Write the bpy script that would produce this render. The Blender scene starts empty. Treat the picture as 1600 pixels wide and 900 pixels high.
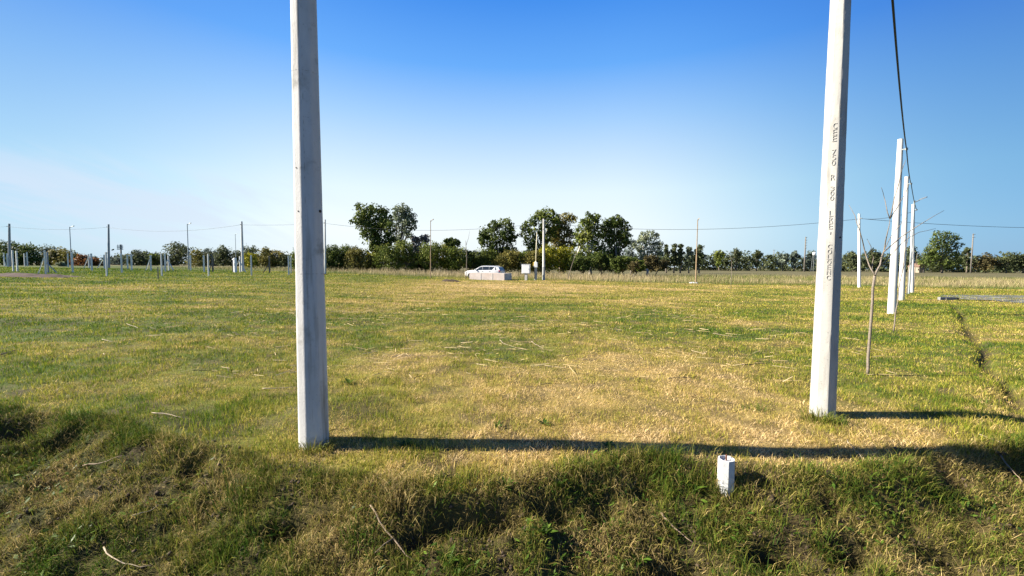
import bpy, bmesh, math, random
import numpy as np
from mathutils import Vector, Matrix

random.seed(7)
RNG = np.random.default_rng(11)
SC = bpy.context.scene
COL = SC.collection
R = math.radians

# ------------------------------------------------------------------ camera
F = 640.0                    # focal length in pixels of the 1600 x 900 photograph
CAM = Vector((0, 0, 1.6))
PITCH, ROLL = R(3.09), R(0.46)
_f = Vector((0, math.cos(PITCH), -math.sin(PITCH)))
_r0 = Vector((1, 0, 0))
_u0 = _r0.cross(_f)
_r = _r0 * math.cos(ROLL) + _u0 * math.sin(ROLL)
_u = _u0 * math.cos(ROLL) - _r0 * math.sin(ROLL)
cam_d = bpy.data.cameras.new('camera')
cam = bpy.data.objects.new('camera', cam_d)
COL.objects.link(cam)
cam_d.sensor_width = 36
cam_d.lens = 36 * F / 1600
cam_d.clip_start = 0.05
cam_d.clip_end = 5000
m = Matrix((_r, _u, -_f)).transposed().to_4x4()
m.translation = CAM
cam.matrix_world = m
SC.camera = cam


def proj(p):
    d = Vector(p) - CAM
    k = d.dot(_f)
    return 800 + F * d.dot(_r) / k, 450 - F * d.dot(_u) / k


def ray(px, py):
    return _r * ((px - 800) / F) + _u * ((450 - py) / F) + _f


# ------------------------------------------------------------------ noise
def _h(ix, iy, s):
    n = (ix.astype(np.int64) * 374761393 + iy.astype(np.int64) * 668265263 + s * 1274126177) & 0xffffffff
    n = ((n ^ (n >> 13)) * 1274126177) & 0xffffffff
    n = (n ^ (n >> 16)) & 0xffffff
    return n / float(0xffffff)


def vnoise(x, y, s=0):
    x = np.asarray(x, float); y = np.asarray(y, float)
    ix = np.floor(x); iy = np.floor(y)
    fx = x - ix; fy = y - iy
    fx = fx * fx * (3 - 2 * fx); fy = fy * fy * (3 - 2 * fy)
    a = _h(ix, iy, s); b = _h(ix + 1, iy, s); c = _h(ix, iy + 1, s); d = _h(ix + 1, iy + 1, s)
    return (a * (1 - fx) + b * fx) * (1 - fy) + (c * (1 - fx) + d * fx) * fy


def fbm(x, y, s=0, o=3):
    v = 0; a = .5; t = 0
    for k in range(o):
        v = v + a * vnoise(x * 2 ** k + 17.3 * k, y * 2 ** k - 9.1 * k, s + k); t += a; a *= .5
    return v / t


def sm(a, b, x):
    t = np.clip((np.asarray(x, float) - a) / (b - a), 0, 1)
    return t * t * (3 - 2 * t)


# ------------------------------------------------------------------ terrain
EX = [-12, -7, -5.2, -3.9, -3.4, -2.8, -2.2, -1.7, -1.1, -.6, 0, .5, 1.0, 1.5, 2.0, 2.6, 3.3, 4.0, 5.0, 7, 12]
EY = [4.6, 4.3, 4.15, 3.95, 3.72, 3.5, 3.3, 3.12, 2.98, 2.9, 2.95, 3.1, 3.34, 3.26, 3.12, 3.12, 3.3, 3.55, 3.75, 3.8, 4.0]
# hollows in the bank: x, y, radius x, radius y, depth
HOLES = [(-4.85, 3.95, .34, .16, .20), (-4.25, 3.85, .10, .12, .12), (-2.65, 3.35, .12, .1, .12), (-2.95, 3.1, .08, .1, .08),
         (-3.4, 2.95, .12, .1, .10), (-1.55, 2.72, .17, .09, .16), (-.42, 2.74, .20, .09, .22), (-.10, 2.74, .22, .10, .24),
         (-.62, 2.62, .16, .08, .14), (.28, 2.82, .16, .07, .12), (.62, 2.84, .14, .06, .10), (-2.3, 2.45, .12, .07, .10),
         (1.05, 2.5, .2, .1, .18), (1.75, 2.6, .22, .1, .2), (2.25, 2.6, .16, .1, .14), (2.9, 2.6, .2, .14, .16), (2.35, 2.95, .12, .07, .08),
         (3.6, 3.3, .18, .1, .12), (4.4, 3.5, .22, .1, .12), (-4.1, 3.1, .2, .1, .1), (-3.5, 2.6, .2, .1, .1), (3.3, 2.9, .14, .1, .12)]
DP = np.array([20.6, 19.0]); DD = np.array([.716, .698])   # the small ditch that runs beside the pole row


def edge_t(x, y):
    e = np.interp(x, EX, EY) + .16 * (fbm(x * 1.7, x * 0 + 3.3, 5) - .5)
    return e - y


def ditch_s(x, y):
    return (x - DP[0]) * DD[1] - (y - DP[1]) * DD[0] + .25 * (vnoise(x * .6, y * .6, 31) - .5)


def ditch_m(x, y):
    s = ditch_s(x, y)
    lin = sm(3.6, 5.6, y) * (1 - sm(18, 22, y))
    return np.exp(-((s - .02) / (.07 + .10 * vnoise(x * 1.3, y * 1.3, 35))) ** 2) * lin * (.75 + .5 * fbm(x * .9, y * .9, 33))


def terrain(x, y):
    x = np.asarray(x, float); y = np.asarray(y, float)
    z = .95 * (1 - np.exp(-np.maximum(0, -x - 3) / 40.)) - .16 * sm(3.5, 14, x)
    near = 1 - sm(14, 40, y)
    z = z + near * (.07 * (fbm(x / 2.6, y / 2.6, 1) - .5) + .035 * (fbm(x / .55, y / .55, 2) - .5))
    z = z + .10 * (fbm(x / 11, y / 11, 3) - .5)
    t = edge_t(x, y)
    back = 1 - sm(1.5, 2.7, t)
    drop = (.085 * sm(0, .3, t) + .32 * np.maximum(t, 0)) * back
    z = z - drop
    bm_ = sm(-.15, .25, t) * back
    z = z + bm_ * (.13 * (fbm(x * 2.1, y * 2.1, 7) - .5) + .09 * (fbm(x * 7, y * 7, 8) - .5) + .05 * (fbm(x * 19, y * 19, 9) - .5))
    for hx, hy, rx, ry, d in HOLES:
        q = ((x - hx) / rx) ** 2 + ((y - hy) / ry) ** 2
        z = z - d * (1.35 if d < .15 else 1.1) * np.exp(-q * q * 1.3)
    z = z - .10 * ditch_m(x, y) + .05 * np.exp(-((ditch_s(x, y) + .35) / .25) ** 2) * sm(4.5, 7.5, y) * (1 - sm(18, 22, y))
    return z


def bare(x, y):
    """where the soil shows: 0 covered .. 1 naked earth"""
    t = edge_t(x, y)
    b = 0
    for hx, hy, rx, ry, d in HOLES:
        q = ((x - hx) / rx) ** 2 + ((y - hy) / ry) ** 2
        b = np.maximum(b, np.exp(-q * .7) * min(1, d / .14))
    bk = sm(.05, .4, t)
    b = np.maximum(b, bk * sm(.58, .72, fbm(x * 3.1, y * 3.1, 21)) * .75)
    b = np.maximum(b, .62 * sm(.25, .8, ditch_m(x, y)))
    b = np.maximum(b, .55 * sm(.63, .75, fbm(x * 1.9, y * 1.9, 22)) * sm(0, 2, 6 - y))
    return np.clip(b, 0, 1)


def dryness(x, y):
    """0 fresh green .. 1 straw"""
    n = fbm(x / 1.7, y / 1.7, 41, 4)
    n2 = fbm(x / 6.5, y / 4.0, 42, 3)
    d = .50 + .62 * (n - .5) + .40 * (n2 - .5)
    d = d + .55 * (fbm(x / 2.4, y / .55, 46, 3) - .5) * sm(5.5, 8, y) * (1 - sm(22, 32, y))
    d = d + .42 * np.exp(-((x - .9) / 2.6) ** 2 - ((y - 5.0) / 2.3) ** 2)          # trampled tan centre
    d = d + .25 * np.exp(-((x - .0) / 1.8) ** 2 - ((y - 3.5) / .5) ** 2)
    d = d + .34 * np.exp(-((x - 2) / 16.) ** 2 - ((y - 31) / 8.5) ** 2)           # far tan strip
    d = d - .05 * np.exp(-((y - 12) / 5.) ** 2)
    d = d - .16 * sm(3, 14, -x) - .10 * sm(4, 9, x) * (1 - sm(25, 40, y))
    d = d - .22 * sm(20, 45, -x)
    t = edge_t(x, y)
    d = d - .12 * sm(0, .5, t)
    return np.clip(d, 0, 1)


def hit(px, py, lo=1.5, hi=400.):
    d = ray(px, py)
    ts = np.concatenate([np.linspace(lo, 12, 900), np.linspace(12, 90, 900)[1:], np.linspace(90, hi, 400)[1:]])
    X = d.x * ts; Y = d.y * ts; Z = CAM.z + d.z * ts
    g = Z - terrain(X, Y)
    k = int(np.argmax(g < 0)) if (g < 0).any() else len(ts) - 1
    if k > 0 and g[k] < 0:
        a = g[k - 1] / (g[k - 1] - g[k]); t = ts[k - 1] + a * (ts[k] - ts[k - 1])
    else:
        t = ts[k]
    p = CAM + d * t
    return Vector((p.x, p.y, float(terrain(p.x, p.y))))


def at(px, D, z=None):
    """the ground point (or the point at height z) that stands D metres ahead under photograph column px"""
    x = (px - 800) / F * D
    for _ in range(4):
        zz = float(terrain(x, D)) if z is None else z
        x += (px - proj((x, D, zz))[0]) / F * D
    zz = float(terrain(x, D)) if z is None else z
    return Vector((x, D, zz))


def z_at(x, y, py):
    z = 1.6
    for _ in range(5):
        z += (proj((x, y, z))[1] - py) / F * y
    return z


# ------------------------------------------------------------------ materials
MATS = {}


def nodes(name):
    mt = bpy.data.materials.new(name)
    mt.use_nodes = True
    nt = mt.node_tree
    nt.nodes.clear()
    out = nt.nodes.new('ShaderNodeOutputMaterial')
    MATS[name] = mt
    return mt, nt, out


def N(nt, typ, **kw):
    n = nt.nodes.new(typ)
    for k, v in kw.items():
        if k in n.inputs.keys() if isinstance(k, str) else False:
            n.inputs[k].default_value = v
        else:
            setattr(n, k, v)
    return n


def ramp(nt, stops, fac=None):
    n = nt.nodes.new('ShaderNodeValToRGB')
    el = n.color_ramp.elements
    while len(el) < len(stops):
        el.new(.5)
    for e, (p, c) in zip(el, stops):
        e.position = p
        e.color = (c[0], c[1], c[2], 1) if not isinstance(c, (int, float)) else (c, c, c, 1)
    if fac is not None:
        nt.links.new(fac, n.inputs[0])
    return n


def mix(nt, a, b, fac, mode='MIX'):
    n = nt.nodes.new('ShaderNodeMix')
    n.data_type = 'RGBA'; n.blend_type = mode
    for s, v in ((0, fac), (6, a), (7, b)):
        if hasattr(v, 'is_output') or isinstance(v, bpy.types.NodeSocket):
            nt.links.new(v, n.inputs[s])
        elif isinstance(v, (int, float)):
            n.inputs[s].default_value = v
        else:
            n.inputs[s].default_value = (v[0], v[1], v[2], 1)
    return n.outputs[2]


def noise_tex(nt, scale, detail=4, rough=.6, vec=None, stretch=None):
    n = nt.nodes.new('ShaderNodeTexNoise')
    n.inputs['Scale'].default_value = scale
    n.inputs['Detail'].default_value = detail
    n.inputs['Roughness'].default_value = rough
    tc = nt.nodes.new('ShaderNodeTexCoord')
    src = tc.outputs['Object']
    if stretch:
        mp = nt.nodes.new('ShaderNodeMapping')
        mp.inputs['Scale'].default_value = stretch
        nt.links.new(src, mp.inputs[0]); src = mp.outputs[0]
    nt.links.new(src, n.inputs['Vector'])
    return n.outputs[0]


def rough_mat(name, c1, c2, scale=8, rough=.85, bump=.0, metal=0, stretch=None, extra=None, bscale=60, spec=.3):
    """two-tone surface: noise between two close colours, optional stains and bump"""
    mt, nt, out = nodes(name)
    p = nt.nodes.new('ShaderNodeBsdfPrincipled')
    f = noise_tex(nt, scale, 5, .65, stretch=stretch)
    r = ramp(nt, [(.33, c1), (.67, c2)], f)
    colr = r.outputs[0]
    if extra:
        for (sc, lo, hi, cc, st) in extra:
            g = noise_tex(nt, sc, 5, .6, stretch=st)
            rr = ramp(nt, [(lo, 0.), (hi, 1.)], g)
            colr = mix(nt, colr, cc, rr.outputs[0])
    nt.links.new(colr, p.inputs['Base Color'])
    p.inputs['Roughness'].default_value = rough
    p.inputs['Metallic'].default_value = metal
    p.inputs['Specular IOR Level'].default_value = spec
    if bump:
        b = nt.nodes.new('ShaderNodeBump')
        b.inputs['Strength'].default_value = bump
        b.inputs['Distance'].default_value = .004
        nt.links.new(noise_tex(nt, bscale, 4, .6), b.inputs['Height'])
        nt.links.new(b.outputs[0], p.inputs['Normal'])
    nt.links.new(p.outputs[0], out.inputs[0])
    return mt


def leaf_mat(name, stops, trans=.3, vary=.5, rough=.6):
    """blades and leaves: colour from the per-leaf attributes 'tint' and 'rnd'"""
    mt, nt, out = nodes(name)
    a = nt.nodes.new('ShaderNodeAttribute'); a.attribute_name = 'tint'
    b = nt.nodes.new('ShaderNodeAttribute'); b.attribute_name = 'rnd'
    r = ramp(nt, stops, a.outputs['Fac'])
    mr = nt.nodes.new('ShaderNodeMapRange')
    mr.inputs[3].default_value = 1 - vary; mr.inputs[4].default_value = 1 + vary
    nt.links.new(b.outputs['Fac'], mr.inputs[0])
    c = mix(nt, r.outputs[0], mr.outputs[0], 1.0, 'MULTIPLY')
    p = nt.nodes.new('ShaderNodeBsdfPrincipled')
    p.inputs['Roughness'].default_value = rough
    p.inputs['Specular IOR Level'].default_value = .12
    nt.links.new(c, p.inputs['Base Color'])
    tr = nt.nodes.new('ShaderNodeBsdfTranslucent')
    nt.links.new(c, tr.inputs[0])
    ms = nt.nodes.new('ShaderNodeMixShader')
    ms.inputs[0].default_value = trans
    nt.links.new(p.outputs[0], ms.inputs[1]); nt.links.new(tr.outputs[0], ms.inputs[2])
    nt.links.new(ms.outputs[0], out.inputs[0])
    return mt


# ------------------------------------------------------------------ mesh helpers
def tag(o, label=None, cat=None, group=None, kind=None):
    if label: o['label'] = label
    if cat: o['category'] = cat
    if group: o['group'] = group
    if kind: o['kind'] = kind
    return o


def mesh_obj(name, verts, faces, mat, parent=None, smooth=False):
    me = bpy.data.meshes.new(name)
    me.from_pydata([tuple(v) for v in verts], [], faces)
    me.update()
    if smooth:
        me.polygons.foreach_set('use_smooth', [True] * len(me.polygons))
    o = bpy.data.objects.new(name, me)
    COL.objects.link(o)
    if mat: me.materials.append(MATS[mat])
    if parent: o.parent = parent
    return o


def np_mesh(name, V, loops, starts, mat, parent=None, attrs=None, smooth=False):
    me = bpy.data.meshes.new(name)
    me.vertices.add(len(V)); me.vertices.foreach_set('co', np.asarray(V, np.float32).ravel())
    me.loops.add(len(loops)); me.loops.foreach_set('vertex_index', np.asarray(loops, np.int32))
    me.polygons.add(len(starts)); me.polygons.foreach_set('loop_start', np.asarray(starts, np.int32))
    if smooth:
        me.polygons.foreach_set('use_smooth', np.ones(len(starts), bool))
    for k, v in (attrs or {}).items():
        a = me.attributes.new(k, 'FLOAT', 'POINT'); a.data.foreach_set('value', np.asarray(v, np.float32))
    me.update(calc_edges=True)
    me.validate()
    me.materials.append(MATS[mat])
    o = bpy.data.objects.new(name, me)
    COL.objects.link(o)
    if parent: o.parent = parent
    return o


def empty(name, loc, rz=0):
    o = bpy.data.objects.new(name, None)
    o.empty_display_size = .2
    COL.objects.link(o)
    o.location = loc; o.rotation_euler = (0, 0, rz)
    return o


class MB:
    def __init__(s):
        s.v = []; s.f = []

    def add(s, vs, fs):
        b = len(s.v)
        s.v += [Vector(v) for v in vs]
        s.f += [tuple(b + i for i in f) for f in fs]

    def tube(s, pts, rads, n=8, cap=True, rot=0):
        pts = [Vector(p) for p in pts]
        rings = []
        prev = None
        for i, p in enumerate(pts):
            d = (pts[min(i + 1, len(pts) - 1)] - pts[max(i - 1, 0)])
            d = d.normalized() if d.length > 1e-9 else Vector((0, 0, 1))
            if prev is None:
                a = Vector((1, 0, 0)) if abs(d.x) < .9 else Vector((0, 1, 0))
                a = (a - d * a.dot(d)).normalized()
            else:
                a = (prev - d * prev.dot(d)).normalized()
            prev = a
            b = d.cross(a)
            rr = rads[i] if isinstance(rads, (list, tuple)) else rads
            rings.append([p + (a * math.cos(rot + 2 * math.pi * k / n) + b * math.sin(rot + 2 * math.pi * k / n)) * rr for k in range(n)])
        base = len(s.v)
        for r_ in rings: s.v += r_
        for i in range(len(rings) - 1):
            for k in range(n):
                k2 = (k + 1) % n
                s.f.append((base + i * n + k, base + i * n + k2, base + (i + 1) * n + k2, base + (i + 1) * n + k))
        if cap:
            s.f.append(tuple(base + k for k in reversed(range(n))))
            s.f.append(tuple(base + (len(rings) - 1) * n + k for k in range(n)))

    def box(s, c, d, rz=0, bev=0, mat=None):
        bm = bmesh.new()
        bmesh.ops.create_cube(bm, size=1)
        for v in bm.verts: v.co = Vector((v.co.x * d[0], v.co.y * d[1], v.co.z * d[2]))
        if bev:
            bmesh.ops.bevel(bm, geom=bm.edges[:], offset=bev, segments=2, affect='EDGES')
        M = Matrix.Translation(Vector(c)) @ Matrix.Rotation(rz, 4, 'Z')
        bm.verts.index_update()
        vs = [M @ v.co for v in bm.verts]
        fs = [tuple(v.index for v in f.verts) for f in bm.faces]
        bm.free()
        s.add(vs, fs)

    def prism(s, poly, y0, y1, inset=0):
        """closed polygon in x-z pushed along y"""
        n = len(poly)
        vs = [(x, y0, z) for x, z in poly] + [(x, y1, z) for x, z in poly]
        fs = [tuple(range(n)), tuple(reversed(range(n, 2 * n)))]
        for i in range(n):
            j = (i + 1) % n
            fs.append((i, n + i, n + j, j))
        s.add(vs, fs)

    def build(s, name, mat, parent=None, smooth=False, origin=None, recalc=True):
        vs = s.v if origin is None else [v - Vector(origin) for v in s.v]
        o = mesh_obj(name, vs, s.f, mat, parent, smooth)
        if recalc:
            bm = bmesh.new(); bm.from_mesh(o.data)
            bmesh.ops.recalc_face_normals(bm, faces=bm.faces[:])
            bm.to_mesh(o.data); bm.free()
        if origin is not None: o.location = origin
        return o


def auto_smooth(o, deg=40):
    me = o.data
    me.polygons.foreach_set('use_smooth', [True] * len(me.polygons))
    bm = bmesh.new(); bm.from_mesh(me)
    for e in bm.edges:
        if len(e.link_faces) == 2 and e.calc_face_angle(0) > R(deg): e.smooth = False
    bm.to_mesh(me); bm.free()


# ------------------------------------------------------------------ material set
GRASS = [(0, (.050, .105, .010)), (.25, (.130, .18, .013)), (.45, (.30, .28, .032)), (.65, (.48, .365, .105)), (.85, (.63, .45, .18)), (1, (.72, .54, .27))]
leaf_mat('grass', GRASS, .34, .45)
leaf_mat('bank_grass', [(0, (.042, .092, .010)), (.3, (.108, .142, .017)), (.55, (.185, .175, .030)), (.8, (.285, .220, .070)), (1, (.42, .315, .13))], .25, .5)
leaf_mat('tall_grass', [(0, (.09, .14, .025)), (.3, (.18, .185, .055)), (.6, (.35, .285, .145)), (1, (.47, .375, .23))], .3, .35)
leaf_mat('straw', [(0, (.05, .038, .022)), (.5, (.36, .27, .12)), (1, (.56, .44, .25))], .1, .3)
leaf_mat('weed_leaf', [(0, (.035, .08, .010)), (1, (.13, .20, .025))], .35, .35, .45)
FOL = {
    'dark': [(0, (.034, .055, .012)), (.6, (.085, .115, .024)), (1, (.145, .17, .040))],
    'mid': [(0, (.055, .085, .014)), (.6, (.135, .165, .030)), (1, (.22, .235, .050))],
    'yellow': [(0, (.12, .14, .012)), (.6, (.28, .27, .022)), (1, (.40, .35, .04))],
    'grey': [(0, (.11, .14, .075)), (.6, (.21, .24, .14)), (1, (.31, .33, .21))],
    'olive': [(0, (.075, .08, .018)), (.6, (.17, .155, .038)), (1, (.27, .225, .065))],
    'brown': [(0, (.050, .044, .018)), (.6, (.105, .088, .034)), (1, (.17, .135, .055))],
    'rust': [(0, (.10, .045, .018)), (.6, (.20, .09, .03)), (1, (.28, .13, .045))],
    'twig': [(0, (.16, .135, .10)), (1, (.34, .29, .22))],
    'far': [(0, (.045, .058, .024)), (.6, (.090, .108, .045)), (1, (.145, .155, .070))],
    'hazy': [(0, (.075, .10, .080)), (.6, (.13, .16, .12)), (1, (.19, .22, .155))],
}
for k, st in FOL.items():
    leaf_mat('foliage_' + k, st, .30, .5)
rough_mat('bark', (.10, .08, .06), (.20, .17, .13), 5, .9)
rough_mat('pale_bark', (.38, .35, .29), (.58, .54, .46), 3, .85)
rough_mat('sapling_bark', (.12, .10, .075), (.24, .20, .155), 40, .8)
rough_mat('white_pole', (.34, .33, .30), (.42, .41, .375), 3, .75, bump=.35, bscale=35, stretch=(1, 1, .3),
          extra=[(9, .54, .70, (.25, .24, .215), (1, 1, .12)), (45, .62, .72, (.19, .185, .165), None), (3.5, .58, .72, (.30, .28, .23), (1, 1, .3))])
rough_mat('grey_pole', (.44, .435, .415), (.56, .55, .525), 5, .8, bump=.5, bscale=60, stretch=(1, 1, .35),
          extra=[(11, .58, .74, (.23, .205, .16), (1, 1, .05)), (70, .64, .74, (.20, .19, .17), None), (5, .56, .72, (.30, .29, .26), None)])
rough_mat('pole_far', (.52, .51, .48), (.64, .63, .59), 1.5, .8)
rough_mat('damp_shade_grey', (.27, .29, .29), (.36, .37, .37), 2, .85)
rough_mat('concrete', (.46, .45, .42), (.60, .58, .55), 4, .9, extra=[(2.2, .55, .75, (.38, .36, .32), (1, 1, .4))])
rough_mat('post_concrete', (.62, .62, .57), (.74, .73, .67), 2, .9)
rough_mat('post_dark', (.12, .11, .095), (.20, .18, .15), 3, .9)
rough_mat('kerb_stone', (.17, .17, .16), (.24, .24, .225), 3, .9)
rough_mat('panel', (.47, .40, .36), (.60, .53, .485), 1.2, .85, extra=[(.9, .5, .7, (.52, .42, .36), (1, 1, .5))])
rough_mat('seam', (.16, .15, .13), (.42, .41, .38), 30, .9)
rough_mat('hole', (.03, .025, .02), (.06, .045, .035), 30, .9)
rough_mat('lettering', (.29, .28, .26), (.37, .36, .335), 30, .85)  # darker than the shaft: relief shadow of the letters put into the colour
rough_mat('rust', (.07, .024, .012), (.16, .06, .028), 60, .9, bump=.4, bscale=200)
rough_mat('rusty_pole', (.20, .13, .07), (.33, .24, .14), 3, .75)
rough_mat('lamp_metal', (.22, .25, .25), (.32, .35, .35), 3, .5, metal=.3)
rough_mat('cable', (.015, .015, .017), (.03, .03, .033), 20, .6)
rough_mat('white_paint', (.78, .79, .80), (.84, .84, .84), 2, .45)
rough_mat('stake_paint', (.40, .41, .41), (.54, .54, .53), 25, .75, bump=.4, bscale=120, extra=[(30, .6, .7, (.45, .44, .40), None)])
rough_mat('yellow_paint', (.55, .38, .03), (.66, .46, .05), 3, .6)
rough_mat('cream_paint', (.62, .56, .38), (.72, .66, .46), 3, .6)
rough_mat('soil', (.035, .024, .015), (.10, .072, .046), 14, .95, bump=1, bscale=30)
rough_mat('dug_soil', (.028, .014, .009), (.075, .040, .026), 3, .95, bump=1, bscale=6)
rough_mat('gravel', (.065, .068, .062), (.125, .125, .115), 9, .95, bump=1, bscale=25, extra=[(1.2, .5, .7, (.27, .27, .22), None)])
rough_mat('stick', (.15, .105, .065), (.30, .23, .15), 25, .85, stretch=(1, 1, 1))
rough_mat('pale_stick', (.28, .22, .14), (.44, .36, .25), 25, .8)
rough_mat('dark_stick', (.05, .04, .03), (.12, .09, .065), 25, .85)
rough_mat('tyre', (.015, .015, .015), (.03, .03, .03), 20, .8)
rough_mat('rim', (.45, .46, .47), (.6, .6, .6), 3, .35, metal=.8)
rough_mat('car_trim', (.02, .02, .022), (.035, .035, .037), 5, .5)
rough_mat('roof_tile', (.14, .085, .06), (.20, .12, .085), 3, .9)
rough_mat('house_wall', (.24, .20, .15), (.30, .26, .20), 2, .9)


def gloss(name, c, rough, coat=0, metal=0):
    mt, nt, out = nodes(name)
    p = nt.nodes.new('ShaderNodeBsdfPrincipled')
    f = noise_tex(nt, 3, 2)
    r = ramp(nt, [(.3, [v * .94 for v in c]), (.7, c)], f)
    nt.links.new(r.outputs[0], p.inputs['Base Color'])
    p.inputs['Roughness'].default_value = rough
    p.inputs['Coat Weight'].default_value = coat
    p.inputs['Metallic'].default_value = metal
    nt.links.new(p.outputs[0], out.inputs[0])


gloss('car_white', (.62, .62, .61), .3, .8)
gloss('car_glass', (.02, .028, .035), .06)
gloss('tail_red', (.35, .012, .015), .25, .5)
gloss('headlight', (.6, .62, .65), .12)


def ground_material():
    mt, nt, out = nodes('ground')
    p = nt.nodes.new('ShaderNodeBsdfPrincipled')
    a = nt.nodes.new('ShaderNodeAttribute'); a.attribute_name = 'dry'
    b = nt.nodes.new('ShaderNodeAttribute'); b.attribute_name = 'bare'
    c = nt.nodes.new('ShaderNodeAttribute'); c.attribute_name = 'field'
    f = noise_tex(nt, 9, 6, .75)
    g = noise_tex(nt, 1.6, 5, .7)
    add = nt.nodes.new('ShaderNodeMath'); add.operation = 'MULTIPLY_ADD'
    add.inputs[1].default_value = .5; nt.links.new(f, add.inputs[0])
    sub = nt.nodes.new('ShaderNodeMath'); sub.operation = 'SUBTRACT'; sub.inputs[1].default_value = .25
    nt.links.new(a.outputs['Fac'], sub.inputs[0]); nt.links.new(sub.outputs[0], add.inputs[2])
    turf = ramp(nt, [(0, (.04, .075, .012)), (.3, (.085, .12, .02)), (.55, (.20, .175, .035)), (.8, (.33, .24, .075)), (1, (.42, .30, .11))], add.outputs[0])
    thin = mix(nt, turf.outputs[0], (.10, .075, .04), ramp(nt, [(.42, 0.), (.62, .75)], g).outputs[0])
    soil = ramp(nt, [(.3, (.016, .011, .007)), (.7, (.060, .041, .025))], noise_tex(nt, 22, 6, .7))
    col = mix(nt, thin, soil.outputs[0], b.outputs['Fac'])
    far = ramp(nt, [(.35, (.085, .080, .035)), (.65, (.16, .14, .07))], noise_tex(nt, .12, 6, .7, stretch=(.4, 1, 1)))
    col = mix(nt, col, far.outputs[0], c.outputs['Fac'])
    nt.links.new(col, p.inputs['Base Color'])
    p.inputs['Roughness'].default_value = .95
    p.inputs['Specular IOR Level'].default_value = .1
    bp = nt.nodes.new('ShaderNodeBump'); bp.inputs['Strength'].default_value = .9; bp.inputs['Distance'].default_value = .03
    nt.links.new(noise_tex(nt, 28, 6, .7), bp.inputs['Height'])
    nt.links.new(bp.outputs[0], p.inputs['Normal'])
    nt.links.new(p.outputs[0], out.inputs[0])


ground_material()

# ------------------------------------------------------------------ ground sheet
BX = [-400, -120, -60, -37, -20, 3, 20, 32, 45, 90, 400]
BY = [95, 78, 69, 60, 53, 47.5, 44, 40.8, 36.5, 30, 25]


def bound(x):
    return np.interp(x, BX, BY)


def axis(parts):
    v = []
    for a, b, n in parts: v += list(np.linspace(a, b, n, endpoint=False))
    return np.array(v + [parts[-1][1]])


gx = axis([(-1500, -200, 14), (-200, -60, 40), (-60, -20, 50), (-20, -6.5, 90), (-6.5, 6.5, 520), (6.5, 24, 200), (24, 60, 50), (60, 200, 40), (200, 1500, 14)])
gy = axis([(-60, -2, 12), (-2, 1.9, 24), (1.9, 4.6, 170), (4.6, 9, 140), (9, 24, 170), (24, 70, 120), (70, 300, 60), (300, 2500, 20)])
GX, GY = np.meshgrid(gx, gy)
GZ = terrain(GX, GY)
nx, ny = len(gx), len(gy)
V = np.stack([GX, GY, GZ], -1).reshape(-1, 3)
ii = np.arange(nx * ny).reshape(ny, nx)
Q = np.stack([ii[:-1, :-1], ii[:-1, 1:], ii[1:, 1:], ii[1:, :-1]], -1).reshape(-1, 4)
fx, fy = V[:, 0], V[:, 1]
field = sm(0, 6, fy - bound(fx) - 24 - 20 * sm(10, 50, fx))
ground = np_mesh('ground', V, Q.ravel(), np.arange(len(Q)) * 4, 'ground',
                 attrs={'dry': dryness(fx, fy), 'bare': np.maximum(bare(fx, fy), .65 * sm(-.1, .12, edge_t(fx, fy))), 'field': field}, smooth=True)
tag(ground, kind='structure')


# ------------------------------------------------------------------ grass
def blades(name, P, H, W, lean, az, tint, rnd, mat, droop=.5, nseg=2):
    """one object of many blades: P base points, H lengths, W widths, lean angle from upright, az lean direction"""
    n = len(P)
    dirx, diry = np.cos(az), np.sin(az)
    fa = RNG.uniform(0, 2 * np.pi, n)                      # which way the flat side looks
    sx, sy = np.cos(fa) * W * .5, np.sin(fa) * W * .5
    l1 = lean * (1 - droop * .5); l2 = np.minimum(lean * (1 + droop) + .1, 2.2)
    h1 = H * .55; h2 = H * .45
    m_ = P + np.stack([dirx * np.sin(l1) * h1, diry * np.sin(l1) * h1, np.cos(l1) * h1], -1)
    t_ = m_ + np.stack([dirx * np.sin(l2) * h2, diry * np.sin(l2) * h2, np.cos(l2) * h2], -1)
    s = np.stack([sx, sy, np.zeros(n)], -1)
    V = np.empty((n, 5, 3), np.float32)
    V[:, 0] = P - s; V[:, 1] = P + s; V[:, 2] = m_ + s * .8; V[:, 3] = m_ - s * .8; V[:, 4] = t_
    b = np.arange(n) * 5
    L = np.stack([b, b + 1, b + 2, b + 3, b + 3, b + 2, b + 4], -1)
    st = np.stack([np.arange(n) * 7, np.arange(n) * 7 + 4], -1)
    return np_mesh(name, V.reshape(-1, 3), L.ravel(), st.ravel(), mat,
                   attrs={'tint': np.repeat(tint, 5), 'rnd': np.repeat(rnd, 5)})


def sample_view(n, d0, d1, wide=1.36):
    D = d0 * (d1 / d0) ** RNG.random(n)
    X = RNG.uniform(-wide, wide, n) * D + RNG.uniform(-.6, .6, n)
    return X, D


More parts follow.
